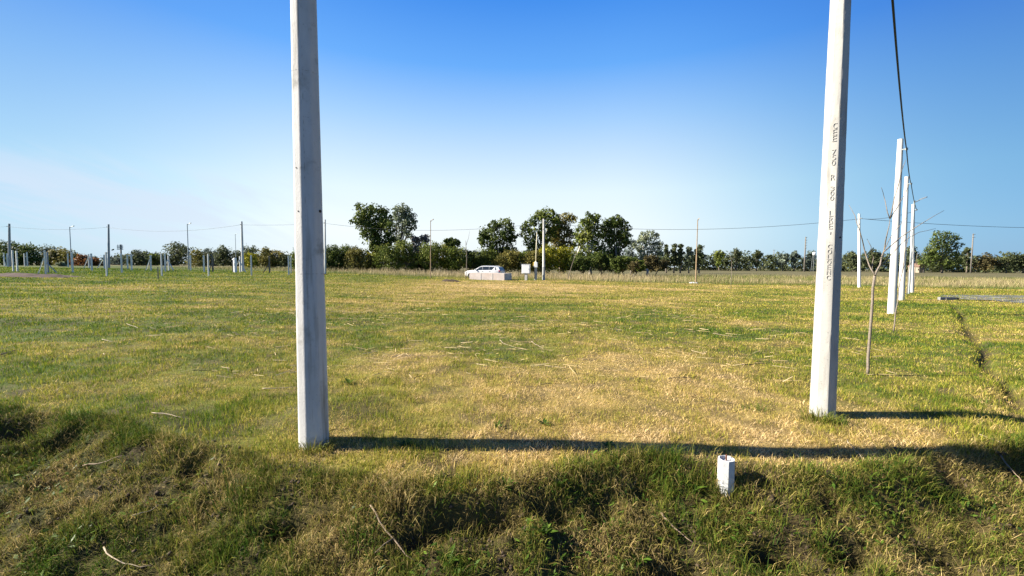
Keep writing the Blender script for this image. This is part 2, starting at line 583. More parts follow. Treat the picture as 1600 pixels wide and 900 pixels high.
def make_grass():
    # mown turf: from the bank's edge out to the tall grass
    n = 700000
    X, Y = sample_view(n, 2.7, 62)
    t = edge_t(X, Y)
    keep = (t < .06) & (Y < bound(X) + .8)
    bb = bare(X, Y)
    keep &= RNG.random(n) > bb * .97
    clump = fbm(X * 5, Y * 5, 51, 2)
    keep &= RNG.random(n) < np.where(Y > 12, 1, sm(.22, .55, clump) + .28)
    X, Y = X[keep], Y[keep]
    n = len(X)
    Z = terrain(X, Y) - .004
    d = dryness(X, Y)
    tint = np.clip(d + .75 * (fbm(X * 4.5, Y * 4.5, 56, 2) - .5) * np.clip(12 / Y, .3, 1) + RNG.normal(0, .17, n), 0, 1)
    big = fbm(X * 1.3, Y * 1.3, 52, 2)
    H = (.028 + .048 * RNG.random(n) ** 1.7) * (.45 + 1.15 * big) * (1 + .012 * Y)
    W = .0036 * np.maximum(1, Y / 4.6) * RNG.uniform(.6, 1.6, n)
    dry = tint > .58
    lean = np.where(dry, RNG.uniform(.5, 1.5, n), np.abs(RNG.normal(.35, .35, n)))
    o = blades('mown_grass', np.stack([X, Y, Z], -1), H, W, lean, RNG.uniform(0, 6.283, n), tint, RNG.random(n), 'grass')
    tag(o, 'short mown grass of the open field, green mixed with dry straw', 'grass', kind='stuff')
    # rough grass on the bank in front
    n = 520000
    X = RNG.uniform(-6.5, 7.0, n); Y = RNG.uniform(1.9, 4.7, n)
    t = edge_t(X, Y)
    keep = (t > -.12) & (np.abs(X) < 1.5 * Y + .5) & (t < 1.15)
    bb = bare(X, Y)
    keep &= RNG.random(n) > bb * .93
    clump = fbm(X * 6, Y * 6, 53, 3)
    keep &= RNG.random(n) < sm(.28, .52, clump) + .14
    X, Y, t = X[keep], Y[keep], t[keep]
    n = len(X)
    Z = terrain(X, Y) - .004
    tall = fbm(X * 1.8, Y * 1.8, 54, 3)
    H = (1 + .35 * np.exp(-((X - 1.4) / .8) ** 2)) * (.035 + .10 * RNG.random(n) ** 1.6) * (.5 + 1.0 * tall) * (1 + .35 * np.exp(-((t - .03) / .12) ** 2))
    gr = fbm(X * 2.3, Y * 2.3, 55, 3)
    tint = np.clip(.50 + 1.5 * (gr - .5) + RNG.normal(0, .26, n) + .22 * np.exp(-(X / 1.8) ** 2 - ((t - .0) / .15) ** 2), 0, 1)
    W = RNG.uniform(.0020, .0052, n)
    lean = np.abs(RNG.normal(.55, .5, n)) + np.where(tint > .6, .3, 0)
    az = np.where(RNG.random(n) < .55, RNG.normal(-1.57, .8, n), RNG.uniform(0, 6.283, n))
    o = blades('bank_grass', np.stack([X, Y, Z], -1), H, W, lean, az, tint, RNG.random(n), 'bank_grass', droop=.8)
    tag(o, 'rough tangled grass growing over the dark earth bank in front', 'grass', kind='stuff')
    # dry roots and dead stalks that hang over the hollows
    n = 5200
    k = RNG.integers(0, len(HOLES), n)
    hh = np.array(HOLES)[k]
    a = RNG.uniform(0, 6.283, n)
    X = hh[:, 0] + np.cos(a) * hh[:, 2] * RNG.uniform(.7, 1.4, n); Y = hh[:, 1] + np.sin(a) * hh[:, 3] * RNG.uniform(.6, 1.5, n)
    Z = terrain(X, Y)
    o = blades('dead_stalks', np.stack([X, Y, Z], -1), RNG.uniform(.05, .2, n), RNG.uniform(.0012, .0028, n), RNG.uniform(.5, 1.7, n),
               RNG.normal(-1.57, 1.2, n), RNG.uniform(.5, 1, n), RNG.random(n), 'bank_grass', droop=.9)
    tag(o, 'dead roots and dry stalks hanging over the earth hollows', 'dead grass', kind='stuff')
    # matted dead grass lying over the bank
    n = 42000
    X = RNG.uniform(-6.5, 7.0, n); Y = RNG.uniform(1.9, 4.7, n)
    t = edge_t(X, Y)
    keep = (t > -.05) & (np.abs(X) < 1.5 * Y + .5) & (t < 1.15) & (RNG.random(n) < .25 + sm(.4, .6, fbm(X * 2.7, Y * 2.7, 57, 3)))
    X, Y = X[keep], Y[keep]; n = len(X)
    o = blades('matted_grass', np.stack([X, Y, terrain(X, Y) + RNG.uniform(0, .025, n)], -1), RNG.uniform(.04, .15, n), RNG.uniform(.0014, .0034, n),
               RNG.uniform(1.1, 1.65, n), RNG.normal(-1.57, 1.3, n), np.clip(RNG.normal(.62, .24, n), 0, 1), RNG.random(n), 'bank_grass', droop=.35)
    tag(o, 'matted dead grass lying flat over the earth bank', 'dead grass', kind='stuff')
    # small broad-leaved herbs creeping over the bank, in patches
    n = 26000
    X = RNG.uniform(-6, 6.5, n); Y = RNG.uniform(1.9, 4.7, n)
    t = edge_t(X, Y)
    pat = fbm(X * 1.6, Y * 1.9, 58, 3)
    keep = (t > -.15) & (np.abs(X) < 1.5 * Y + .4) & (t < 1.1) & (RNG.random(n) < sm(.50, .66, pat)) & (bare(X, Y) < .5)
    X, Y = X[keep], Y[keep]; n = len(X)
    a = RNG.uniform(0, 6.283, n); ln = RNG.uniform(.010, .032, n); tl = RNG.uniform(-.2, .9, n)
    B0 = np.stack([X, Y, terrain(X, Y) + RNG.uniform(.01, .06, n)], -1)
    ax = np.stack([np.cos(a) * np.cos(tl), np.sin(a) * np.cos(tl), np.sin(tl)], -1) * ln[:, None]
    sd_ = np.stack([-np.sin(a), np.cos(a), RNG.normal(0, .3, n)], -1) * (ln * RNG.uniform(.22, .42, n))[:, None]
    Vh = np.stack([B0 - ax, B0 - sd_, B0 + ax, B0 + sd_], 1).reshape(-1, 3)
    o = np_mesh('creeping_herbs', Vh, np.arange(n * 4), np.arange(n) * 4, 'weed_leaf', attrs={'tint': np.repeat(RNG.random(n), 4), 'rnd': np.repeat(RNG.random(n), 4)})
    tag(o, 'patches of small broad-leaved herbs creeping over the bank', 'weeds', kind='stuff')
    # crumbs of earth in the naked spots
    n = 30000
    X = RNG.uniform(-6, 6, n); Y = RNG.uniform(2.0, 4.7, n)
    keep = (bare(X, Y) > .35) & (edge_t(X, Y) > -.2) & (edge_t(X, Y) < 1.1)
    X, Y = X[keep], Y[keep]; n = len(X)
    rad = .004 + .022 * RNG.random(n) ** 3.5
    oct_ = np.array([(1, 0, 0), (0, 1, 0), (-1, 0, 0), (0, -1, 0), (0, 0, .8), (0, 0, -.8)], float)
    Vc = np.stack([X, Y, terrain(X, Y) + rad * .3], -1)[:, None] + oct_[None] * rad[:, None, None] * RNG.uniform(.6, 1.25, (n, 6, 1)) + RNG.normal(0, .15, (n, 6, 3)) * rad[:, None, None]
    tri = np.array([(0, 1, 4), (1, 2, 4), (2, 3, 4), (3, 0, 4), (1, 0, 5), (2, 1, 5), (3, 2, 5), (0, 3, 5)])
    Lc = (np.arange(n)[:, None, None] * 6 + tri[None]).ravel()
    o = np_mesh('earth_crumbs', Vc.reshape(-1, 3), Lc, np.arange(n * 8) * 3, 'soil')
    tag(o, 'crumbs of dark earth in the bare hollows of the bank', 'earth', kind='stuff')
    # tall dry grass behind the field
    n = 160000
    X, Y = sample_view(n, 30, 112, 1.45)
    b = Y - bound(X)
    keep = (b > -.3 + .8 * (vnoise(X * .5, Y * .5, 61) - .5)) & (b < 26 + 22 * sm(10, 50, X)) & (X > -60)
    dens = fbm(X * .25, Y * .35, 62, 3)
    keep &= RNG.random(n) < sm(.22, .6, dens) + .25
    X, Y, b = X[keep], Y[keep], b[keep]
    n = len(X)
    g = sm(6, 0, b)
    tint = np.clip(.72 - .55 * (1 - sm(0, 5, b)) + RNG.normal(0, .15, n) + .9 * (fbm(X * .12, Y * .2, 63) - .5) - .2 * sm(-10, -45, X) - .30 * sm(8, 36, X), 0, 1)
    H = 1.3 * (.25 + .5 * RNG.random(n)) * (.45 + .55 * sm(0, 4, b)) * (.6 + .9 * fbm(X * .3, Y * .3, 64)) * (1 - .45 * sm(-14, -45, X)) * (1 - .3 * sm(14, 32, X))
    o = blades('tall_grass', np.stack([X, Y, terrain(X, Y)], -1), H, RNG.uniform(.012, .036, n) * Y / 50, np.abs(RNG.normal(.32, .30, n)),
               RNG.uniform(0, 6.283, n), tint, RNG.random(n), 'tall_grass')
    tag(o, 'tall dry uncut grass behind the mown field', 'tall grass', kind='stuff')
    # straw left by the mower
    n = 9000
    X, Y = sample_view(n, 5.5, 24, .95)
    w = np.exp(-((Y - 11.5) / 4.2) ** 2) * np.exp(-((X + 1.0) / 7.5) ** 2) * sm(.42, .6, fbm(X * .5, Y * .9, 71)) + .05
    keep = RNG.random(n) < w * 1.3
    X, Y = X[keep], Y[keep]
    n = len(X)
    a = RNG.normal(0, .8, n); ln = .05 + .30 * RNG.random(n) ** 2.2
    wd = .0034 * RNG.uniform(.5, 1.6, n) * np.maximum(1, Y / 10)
    P0 = np.stack([X, Y, terrain(X, Y) + .03 + .02 * RNG.random(n)], -1)
    e = np.stack([np.cos(a) * ln, np.sin(a) * ln, RNG.normal(.0, .03, n)], -1)
    P1 = P0 + e
    P1[:, 2] = np.maximum(P1[:, 2], terrain(P1[:, 0], P1[:, 1]) + .02)
    s = np.stack([-np.sin(a) * wd, np.cos(a) * wd, wd * .7], -1)
    V = np.stack([P0 - s, P1 - s * .6, P1 + s * .6, P0 + s], 1).reshape(-1, 3)
    up = np.zeros_like(V); up[:, 2] = 1
    L = np.arange(n * 4)
    o = np_mesh('straw_litter', V, L, np.arange(n) * 4, 'straw', attrs={'tint': np.repeat(np.clip(RNG.random(n) ** .8 - .35 * (RNG.random(n) < .35), 0, 1), 4), 'rnd': np.repeat(RNG.random(n), 4)})
    tag(o, 'pale cut stalks strewn over the mown grass', 'straw', kind='stuff')


make_grass()


# ------------------------------------------------------------------ trees
def leaf_cloud(name, lobes, mat, parent, n, size, seed, up=.25, tint_sh=0., hang=0., flat=1.0, gap=.36):
    """foliage of leaf clumps spread through uneven lobes: lobes = (centre, radius)"""
    rg = np.random.default_rng(seed)
    more = []
    for (c, r) in lobes:
        for _ in range(4):
            q = rg.normal(size=3); q /= np.linalg.norm(q); q[2] *= .8
            more.append((Vector(c) + Vector(q) * r * rg.uniform(.7, 1.32), r * rg.uniform(.22, .5)))
    lobes = [(c, r * .92) for (c, r) in lobes] + more
    rs = np.array([l[1] for l in lobes]); C = np.array([tuple(l[0]) for l in lobes])
    w = rs ** 1.8 / (rs ** 1.8).sum()
    k = rg.choice(len(lobes), n, p=w)
    d = rg.normal(size=(n, 3)); d /= np.linalg.norm(d, axis=1)[:, None]
    # a bumpy shell: sub-clumps from noise over direction
    nb = fbm(d[:, 0] * 2.2 + k * 7.1, d[:, 1] * 2.2 + d[:, 2] * 2.9 + k * 3.3, seed % 97, 2)
    rad = rs[k] * (.45 + 1.05 * nb) * (rg.random(n) ** .3)
    wild = rg.random(n) < .10
    rad = np.where(wild, rad * rg.uniform(1.0, 1.35, n), rad)
    P = C[k] + d * rad[:, None] * np.array([1, 1, flat])
    keep = nb + .22 * rg.random(n) > gap - .02
    P, d, k, nb = P[keep], d[keep], k[keep], nb[keep]
    n = len(P)
    nr = d * .8 + rg.normal(size=(n, 3)) * .6; nr[:, 2] += up
    nr /= np.linalg.norm(nr, axis=1)[:, None]
    a = rg.normal(size=(n, 3)); a[:, 2] += hang
    a -= nr * (a * nr).sum(1)[:, None]; a /= np.linalg.norm(a, axis=1)[:, None]
    b = np.cross(nr, a)
    s = size * rg.uniform(.55, 1.35, n)
    a = a * (s * .62)[:, None]; b = b * (s * .36)[:, None]
    V = np.stack([P - a, P - b * .9 + a * .1, P + a, P + b * .9 - a * .1], 1).reshape(-1, 3)
    lt = np.random.default_rng(seed + 5).normal(0, .2, len(lobes))
    tint = np.clip(.48 + lt[k] + tint_sh + .7 * (nb - .5) + rg.normal(0, .14, n), 0, 1)
    L = np.arange(n * 4)
    return np_mesh(name, V, L, np.arange(n) * 4, mat, parent, attrs={'tint': np.repeat(tint, 4), 'rnd': np.repeat(rg.random(n), 4)})


SEED = [100]


def tree(name, label, cat, px, D, lobes_px, kind, n=2200, leaf=.42, trunks=None, bark='bark', group=None, base_px=None, depth=.8,
         trunk_r=None, hang=0., flat=1.0, tint=0., gap=.36, grow=1.0):
    """lobes_px: (px, py, radius in px) of the crown's clumps as measured on the photograph; D metres ahead"""
    SEED[0] += 1
    n = int(n * 1.9); leaf *= .8
    rg = random.Random(SEED[0])
    base = at(base_px if base_px else px, D)
    root = empty(name, base)
    tag(root, label, cat, group)
    lobes = []
    mb = MB()
    sc = D / F
    for (lx, ly, lr) in lobes_px:
        r = lr * sc * grow
        y = D + rg.uniform(-1, 1) * r * depth * .7
        q = at(lx, y, 1.6)
        z = z_at(q.x, y, ly)
        lobes.append((Vector((q.x, y, z)) - base, r))
    top = max(l[0].z for l in lobes)
    tr = trunk_r or max(.10, .026 * top)
    fork = Vector((0, 0, top * .28)) + Vector((rg.uniform(-.3, .3), rg.uniform(-.3, .3), 0))
    mb.tube([(0, 0, -.2), (rg.uniform(-.1, .1), 0, top * .12), fork], [tr * 1.25, tr, tr * .85], 7)
    for (c, r) in lobes:
        midp = fork.lerp(c, .55) + Vector((rg.uniform(-.25, .25), rg.uniform(-.25, .25), .1 * r))
        mb.tube([fork, midp, c], [tr * .6, tr * .38, tr * .12], 5)
    if trunks:
        for pts in trunks:
            w = []
            for (tx, ty) in pts:
                q = at(tx, D - .6, 1.6)
                w.append(Vector((q.x, D - .6, z_at(q.x, D - .6, ty))) - base)
            mb.tube(w, [tr * (1.1 - .6 * i / max(1, len(w) - 1)) for i in range(len(w))], 6)
    mb.build('trunk', bark, root, True)
    leaf_cloud('crown', lobes, 'foliage_' + kind, root, n, leaf, SEED[0], hang=hang, flat=flat, tint_sh=tint, gap=gap)
    return root


def auto_lobes(px, top, bot, w, n=9, seed=0, rr=(.20, .34)):
    """clumps filling an uneven dome from bot to top, w pixels wide"""
    rg = random.Random(seed * 31 + int(px))
    h = bot - top
    out = []
    for i in range(n):
        v = (i + .5) / n
        half = .5 * w * math.sqrt(max(.05, 1 - (abs(v - .42) / .62) ** 2.2))
        r = rg.uniform(*rr) * min(w, h * 1.3)
        x = px + rg.uniform(-1, 1) * max(0, half - r * .8)
        y = min(bot - r * .4, max(top + r * .95, bot - v * h))
        out.append((x, y, r))
    out.append((px + rg.uniform(-.1, .1) * w, top + .24 * min(w, h), .24 * min(w, h)))
    out.append((px - w * .32, bot - h * .3, .22 * min(w, h)))
    out.append((px + w * .32, bot - h * .3, .22 * min(w, h)))
    return out


GT = 'trees standing above the hedgerow'
GB = 'bushes of the hedgerow behind the field'
GL = 'trees beyond the fence posts'
GF = 'small trees rising over the far woods'

# the big trees in the middle
tree('eucalyptus_tree', 'broad dark green tree with leaning full crown, tallest left of the car', 'tree', 588, 76,
     [(572, 330, 13), (563, 342, 11), (590, 331, 12), (603, 338, 12), (573, 352, 14), (590, 352, 16), (607, 355, 13), (582, 372, 13), (598, 376, 12), (612, 372, 9), (585, 388, 10), (600, 392, 10)],
     'dark', 3600, .5, base_px=592, group=GT, grow=1.14, tint=.14)
tree('eucalyptus_tree', 'pale loose-leaved tree just behind the right side of the broad dark tree', 'tree', 630, 84,
     [(622, 328, 9), (636, 330, 9), (643, 340, 10), (630, 345, 10), (645, 352, 7), (620, 340, 8), (632, 360, 9), (622, 375, 9), (640, 366, 6)],
     'grey', 1500, .5, base_px=622, group=GT, grow=1.14, tint=-.16)
tree('broadleaf_tree', 'round dark green tree alone above the hedge, directly over the white car', 'tree', 777, 78,
     [(786, 350, 9), (772, 354, 9), (795, 358, 8), (758, 364, 9), (775, 366, 13), (792, 368, 11), (800, 372, 7), (752, 372, 7), (765, 378, 11), (783, 382, 11), (796, 386, 8), (770, 392, 10), (788, 396, 10)],
     'dark', 3200, .46, base_px=780, group=GT, grow=1.14, gap=.41)
tree('broadleaf_tree', 'tall gappy tree with the highest crown, behind the white power pole', 'tree', 845, 78,
     [(852, 333, 9), (840, 338, 8), (862, 337, 8), (832, 344, 7), (850, 347, 9), (866, 348, 8), (820, 354, 7), (818, 366, 7), (832, 364, 8), (845, 362, 8), (825, 378, 8), (838, 380, 9), (852, 372, 9), (862, 362, 8), (830, 393, 9)],
     'mid', 3000, .44, base_px=846, group=GT, grow=1.14, tint=-.08)
tree('broadleaf_tree', 'olive yellow loose tree just right of the white power pole', 'tree', 876, 80,
     [(884, 340, 8), (893, 342, 7), (874, 345, 8), (870, 356, 9), (882, 356, 9), (862, 368, 9), (876, 368, 10), (892, 366, 8), (870, 382, 10), (886, 382, 10), (866, 356, 6)],
     'olive', 2300, .44, base_px=876, group=GT, grow=1.14, tint=.12)
tree('broadleaf_tree', 'green tree with a high pointed crown and two pale slanting trunks', 'tree', 920, 76,
     [(929, 340, 8), (920, 345, 9), (912, 352, 9), (928, 354, 10), (903, 364, 9), (916, 366, 11), (930, 368, 11), (905, 380, 10), (920, 384, 12), (934, 386, 10), (908, 398, 10), (926, 402, 10)],
     'mid', 3200, .44, base_px=922, trunks=[[(929, 418), (926, 405), (923, 392), (922, 378)], [(897, 418), (901, 400), (906, 385)]], bark='pale_bark', group=GT, grow=1.14, gap=.41)
tree('broadleaf_tree', 'dark tree with a flat-topped windswept crown reaching right', 'tree', 958, 77,
     [(953, 348, 9), (965, 346, 9), (945, 352, 9), (971, 352, 8), (958, 360, 12), (972, 364, 9), (981, 357, 5), (946, 368, 11), (962, 376, 12), (974, 380, 8), (950, 390, 12), (966, 396, 10), (956, 406, 10), (977, 376, 6)],
     'dark', 3300, .46, base_px=962, trunks=[[(963, 416), (963, 402), (961, 385)]], group=GT, grow=1.14, tint=.14)
tree('willow_tree', 'pale sparse grey-green willow right of the big tree group', 'tree', 1010, 80,
     [(1012, 366, 8), (1002, 372, 8), (1022, 373, 8), (1010, 380, 10), (1027, 383, 7), (997, 384, 7), (1005, 393, 8), (1018, 394, 9), (1028, 396, 6), (1000, 404, 7)],
     'grey', 1500, .42, base_px=1011, bark='pale_bark', group=GT, grow=1.14, hang=-1.2, tint=.05, )
tree('willow_tree', 'thin bluish young tree squeezed left of the pale willow', 'tree', 986, 92,
     [(984, 378, 6), (988, 386, 6), (982, 394, 7), (990, 402, 7), (984, 408, 7)], 'hazy', 700, .45, group=GT, grow=1.14, gap=.41)
for (px, top, w, lab, kd) in [(1041, 382, 12, 'first dark narrow tree right of the pale willow', 'far'),
                              (1053, 380, 12, 'tallest of the narrow dark trees right of the pale willow', 'far'),
                              (1063, 380, 11, 'narrow dark pointed tree next left of the rusty lamp post', 'far'),
                              (1076, 385, 13, 'grey feathery narrow tree just left of the rusty lamp post', 'grey'),
                              (1092, 383, 16, 'dark round-topped tree directly behind the rusty lamp post', 'far')]:
    tree('poplar_tree', lab, 'tree', px, 120, [(px + random.uniform(-1.5, 1.5), top + (416 - top) * v, w * (.30 + .22 * v)) for v in (.12, .3, .48, .66, .84)],
         kd, 700, .62, group=GT)
tree('palm_tree', 'small feathery dark palm poking above the hedge left of the car', 'tree', 705, 72,
     [(705, 375, 5), (698, 377, 4), (713, 377, 4), (706, 382, 6), (716, 382, 3.5)], 'dark', 420, .5, group=GT, trunk_r=.12)

# the hedgerow, bush by bush
hedge = [
    # px, top, width, kind, label
    (474, 388, 34, 'mid', 'small green bush seen just left of the nearest grey pole'),
    (520, 379, 30, 'dark', 'dark bush touching the right side of the nearest grey pole'),
    (541, 385, 30, 'dark', 'second dark bush right of the nearest grey pole'),
    (560, 388, 36, 'olive', 'brownish bush under the left edge of the broad dark tree'),
    (581, 392, 20, 'yellow', 'bright yellow-green shrub at the foot of the broad dark tree'),
    (606, 383, 40, 'mid', 'green bush below the right side of the broad dark tree'),
    (634, 378, 34, 'mid', 'tall green bush below the pale loose-leaved tree'),
    (654, 392, 30, 'brown', 'brown bush below the bare grey thicket'),
    (676, 378, 34, 'mid', 'leafy green bush behind the slim lamp post'),
    (696, 381, 30, 'yellow', 'yellow-green bush below the small palm'),
    (716, 386, 34, 'mid', 'green bush right of the small palm'),
    (741, 388, 36, 'dark', 'dark green bush behind the front of the car'),
    (762, 391, 36, 'mid', 'green bush behind the roof of the car'),
    (790, 392, 36, 'olive', 'olive bush behind the rear window of the car'),
    (815, 390, 34, 'mid', 'green bush behind the white cabinet'),
    (835, 392, 26, 'olive', 'dull brown bush behind the yellowish mast'),
    (858, 386, 30, 'yellow', 'tall yellow-green bush right of the white power pole'),
    (880, 383, 38, 'yellow', 'yellowing bush at the foot of the olive tree'),
    (906, 398, 30, 'dark', 'dark low bush between the two pale slanting trunks'),
    (940, 396, 34, 'dark', 'dark low bush under the windswept tree'),
    (975, 399, 32, 'dark', 'dark bush at the right end of the big tree group'),
    (992, 403, 26, 'mid', 'rounded green bush left of the willow foot'),
    (1024, 401, 32, 'brown', 'brownish bush right of the willow foot'),
]
for i, (px, top, w, kd, lab) in enumerate(hedge):
    tree('hedge_bush', lab, 'bush', px, 70 + (i * 7) % 5, auto_lobes(px, top + 3 * math.sin(i * 1.9), 421, w * 1.4, 15, i, (.16, .32)), kd, 2600, .30, group=GB, gap=.27)
tree('hedge_bush', 'low dark bush standing out in the dry grass before the willow', 'bush', 990, 64, auto_lobes(990, 408, 422, 22, 5, 3), 'brown', 420, .3, group=GB)
for (px, top, w, lab) in [(648, 370, 22, 'bare grey thicket left of the slim lamp post'), (663, 366, 26, 'taller bare grey thicket behind the slim lamp post')]:
    tree('bare_bush', lab, 'bush', px, 78, auto_lobes(px, top, 412, w, 8, 4), 'twig', 900, .42, group=GB, hang=2.2, gap=.42, trunk_r=.08)

# trees on the left beyond the posts
left = [
    # px, top, bottom, width, D, kind, n, label
    (14, 374, 416, 40, 88, 'dark', 1500, 'dark tree at the left end behind the first power pole'),
    (40, 376, 416, 40, 88, 'brown', 1500, 'dark brownish tree just right of the first power pole'),
    (76, 382, 410, 24, 150, 'hazy', 600, 'bluish far tree behind the brown thicket on the left'),
    (88, 385, 415, 44, 98, 'olive', 1100, 'olive brown thicket behind the dug earth'),
    (108, 384, 416, 26, 98, 'olive', 700, 'olive bush behind the leftmost lamp post'),
    (128, 396, 416, 24, 92, 'rust', 650, 'rusty orange bush, left one of the orange pair'),
    (150, 396, 416, 26, 92, 'rust', 650, 'rusty orange bush, right one of the orange pair'),
    (185, 397, 415, 30, 130, 'hazy', 500, 'low bluish thicket behind the crossarm mast'),
    (214, 389, 415, 30, 110, 'far', 800, 'dark rounded tree right of the crossarm mast'),
    (240, 390, 415, 34, 120, 'brown', 800, 'brown grey thicket left of the second lamp post'),
    (277, 376, 414, 38, 122, 'far', 1100, 'broad dark tree left of the second lamp post'),
    (311, 386, 415, 30, 98, 'olive', 800, 'olive tree right of the second lamp post'),
    (330, 382, 415, 24, 125, 'hazy', 700, 'bluish tree between the olive tree and the far lamp'),
    (350, 383, 415, 24, 120, 'far', 700, 'dark pointed tree left of the far lamp'),
    (371, 386, 415, 20, 120, 'far', 600, 'dark tree behind the white meter pillar'),
    (392, 380, 414, 30, 125, 'far', 800, 'rounded far tree right of the third power pole'),
    (391, 392, 415, 20, 84, 'yellow', 500, 'yellow-green shrub right of the third power pole'),
    (419, 382, 415, 40, 88, 'olive', 1500, 'broad olive bush left of the nearest grey pole'),
    (446, 394, 415, 22, 120, 'far', 500, 'small far tree left of the nearest grey pole'),
]
for i, (px, top, bot, w, D, kd, n, lab) in enumerate(left):
    tree('field_tree' if bot - top > 24 else 'field_bush', lab, 'tree' if bot - top > 24 else 'bush', px, D, auto_lobes(px, top + 4 + 2.5 * math.sin(i * 2.3), bot + 3, w * 1.3, 11, i + 40),
         {'olive': 'olive', 'brown': 'dark'}.get(kd, kd), int(n * 1.5), .0045 * D, group=GL, gap=.3)
tree('pale_shrub', 'pale low shrub at the edge of the green field on the left', 'bush', 97, 76, auto_lobes(97, 409, 418, 15, 5, 2), 'grey', 260, .3, group=GL)

# far woods on the right: one mass, then the trees one can tell apart
def far_woods():
    lobes = []
    rg = random.Random(5)
    for px in np.arange(-120, 1760, 6.5):
        D = 235 + 30 * rg.random()
        if px < 1080: D = 180 + 30 * rg.random()
        top = 397 + 4 * math.sin(px * .021) + rg.uniform(-2.5, 2.5)
        if px < 520: top = 398.5 + 3 * math.sin(px * .05) + rg.uniform(-2.5, 2.5)
        if px > 1430: top += 1
        q = at(px, D, 1.6)
        zt = z_at(q.x, D, top)
        r = 2.6 + rg.random() * 1.4
        zb = float(terrain(q.x, D))
        z = zt - r
        while z > zb + .2:
            lobes.append((Vector((q.x + rg.uniform(-2, 2), D + rg.uniform(-2, 2), z)), r * rg.uniform(.85, 1.25)))
            z -= r * 1.0
    o = leaf_cloud('far_woods', lobes, 'foliage_far', None, 52000, 1.15, 77, gap=.28, tint_sh=-.1)
    tag(o, 'dark belt of far woods along the horizon', 'woods', kind='stuff')


far_woods()
for (px, top, w, lab, kd) in [(1123, 391, 14, 'pale green treetop at the left end of the right-hand far woods', 'mid'),
                              (1150, 387, 16, 'dark round treetop right of the rusty lamp post', 'far'),
                              (1182, 390, 12, 'small round treetop halfway between rusty lamp and crossarm pole', 'far'),
                              (1223, 392, 16, 'bluish treetop just left of the dark crossarm pole', 'hazy'),
                              (1241, 393, 12, 'low bluish treetop beside the dark crossarm pole', 'hazy'),
                              (1266, 391, 15, 'bluish treetop left of the lettered white pole', 'hazy')]:
    tree('far_tree', lab, 'tree', px, 228, [(px + random.uniform(-2, 2), top + w * .38, w * .40), (px - w * .25, top + w * .65, w * .33), (px + w * .25, top + w * .62, w * .33), (px, top + w, w * .4), (px, 412, w * .4)],
         kd, 420, 1.1, group=GF)
for i, (px, top, w, lab, kd) in enumerate([(1330, 393, 26, 'dark wood-edge tree behind the corner pole', 'far'),
                             (1362, 390, 30, 'dark wood-edge tree behind the bare sapling fork', 'far'),
                             (1424, 384, 24, 'dark tree directly behind the clustered row poles', 'far'),
                             (1510, 387, 13, 'small pointed dark conifer right of the great round tree', 'far'),
                             (1540, 395, 36, 'rounded wood-edge tree right of the far mast', 'brown'),
                             (1572, 393, 34, 'rounded dark wood-edge tree near the right margin', 'far'),
                             (1598, 395, 30, 'dark wood-edge tree cut by the right margin', 'far')]):
    tree('wood_edge_tree', lab, 'tree', px, 215, auto_lobes(px, top, 420, w, 7, i + 80), kd, 800, 1.0, group=GF, gap=.3)
tree('broadleaf_tree', 'great round dark tree standing alone above the far woods on the right', 'tree', 1470, 190,
     [(1472, 368, 9), (1462, 374, 9), (1482, 374, 9), (1490, 372, 6), (1470, 382, 11), (1484, 386, 10), (1455, 386, 9), (1450, 390, 6), (1492, 382, 6), (1464, 396, 12), (1480, 400, 12), (1452, 402, 9), (1493, 398, 7), (1470, 410, 12), (1487, 411, 10), (1446, 409, 9)],
     'dark', 2600, .85, group=GF, tint=.10, base_px=1471)


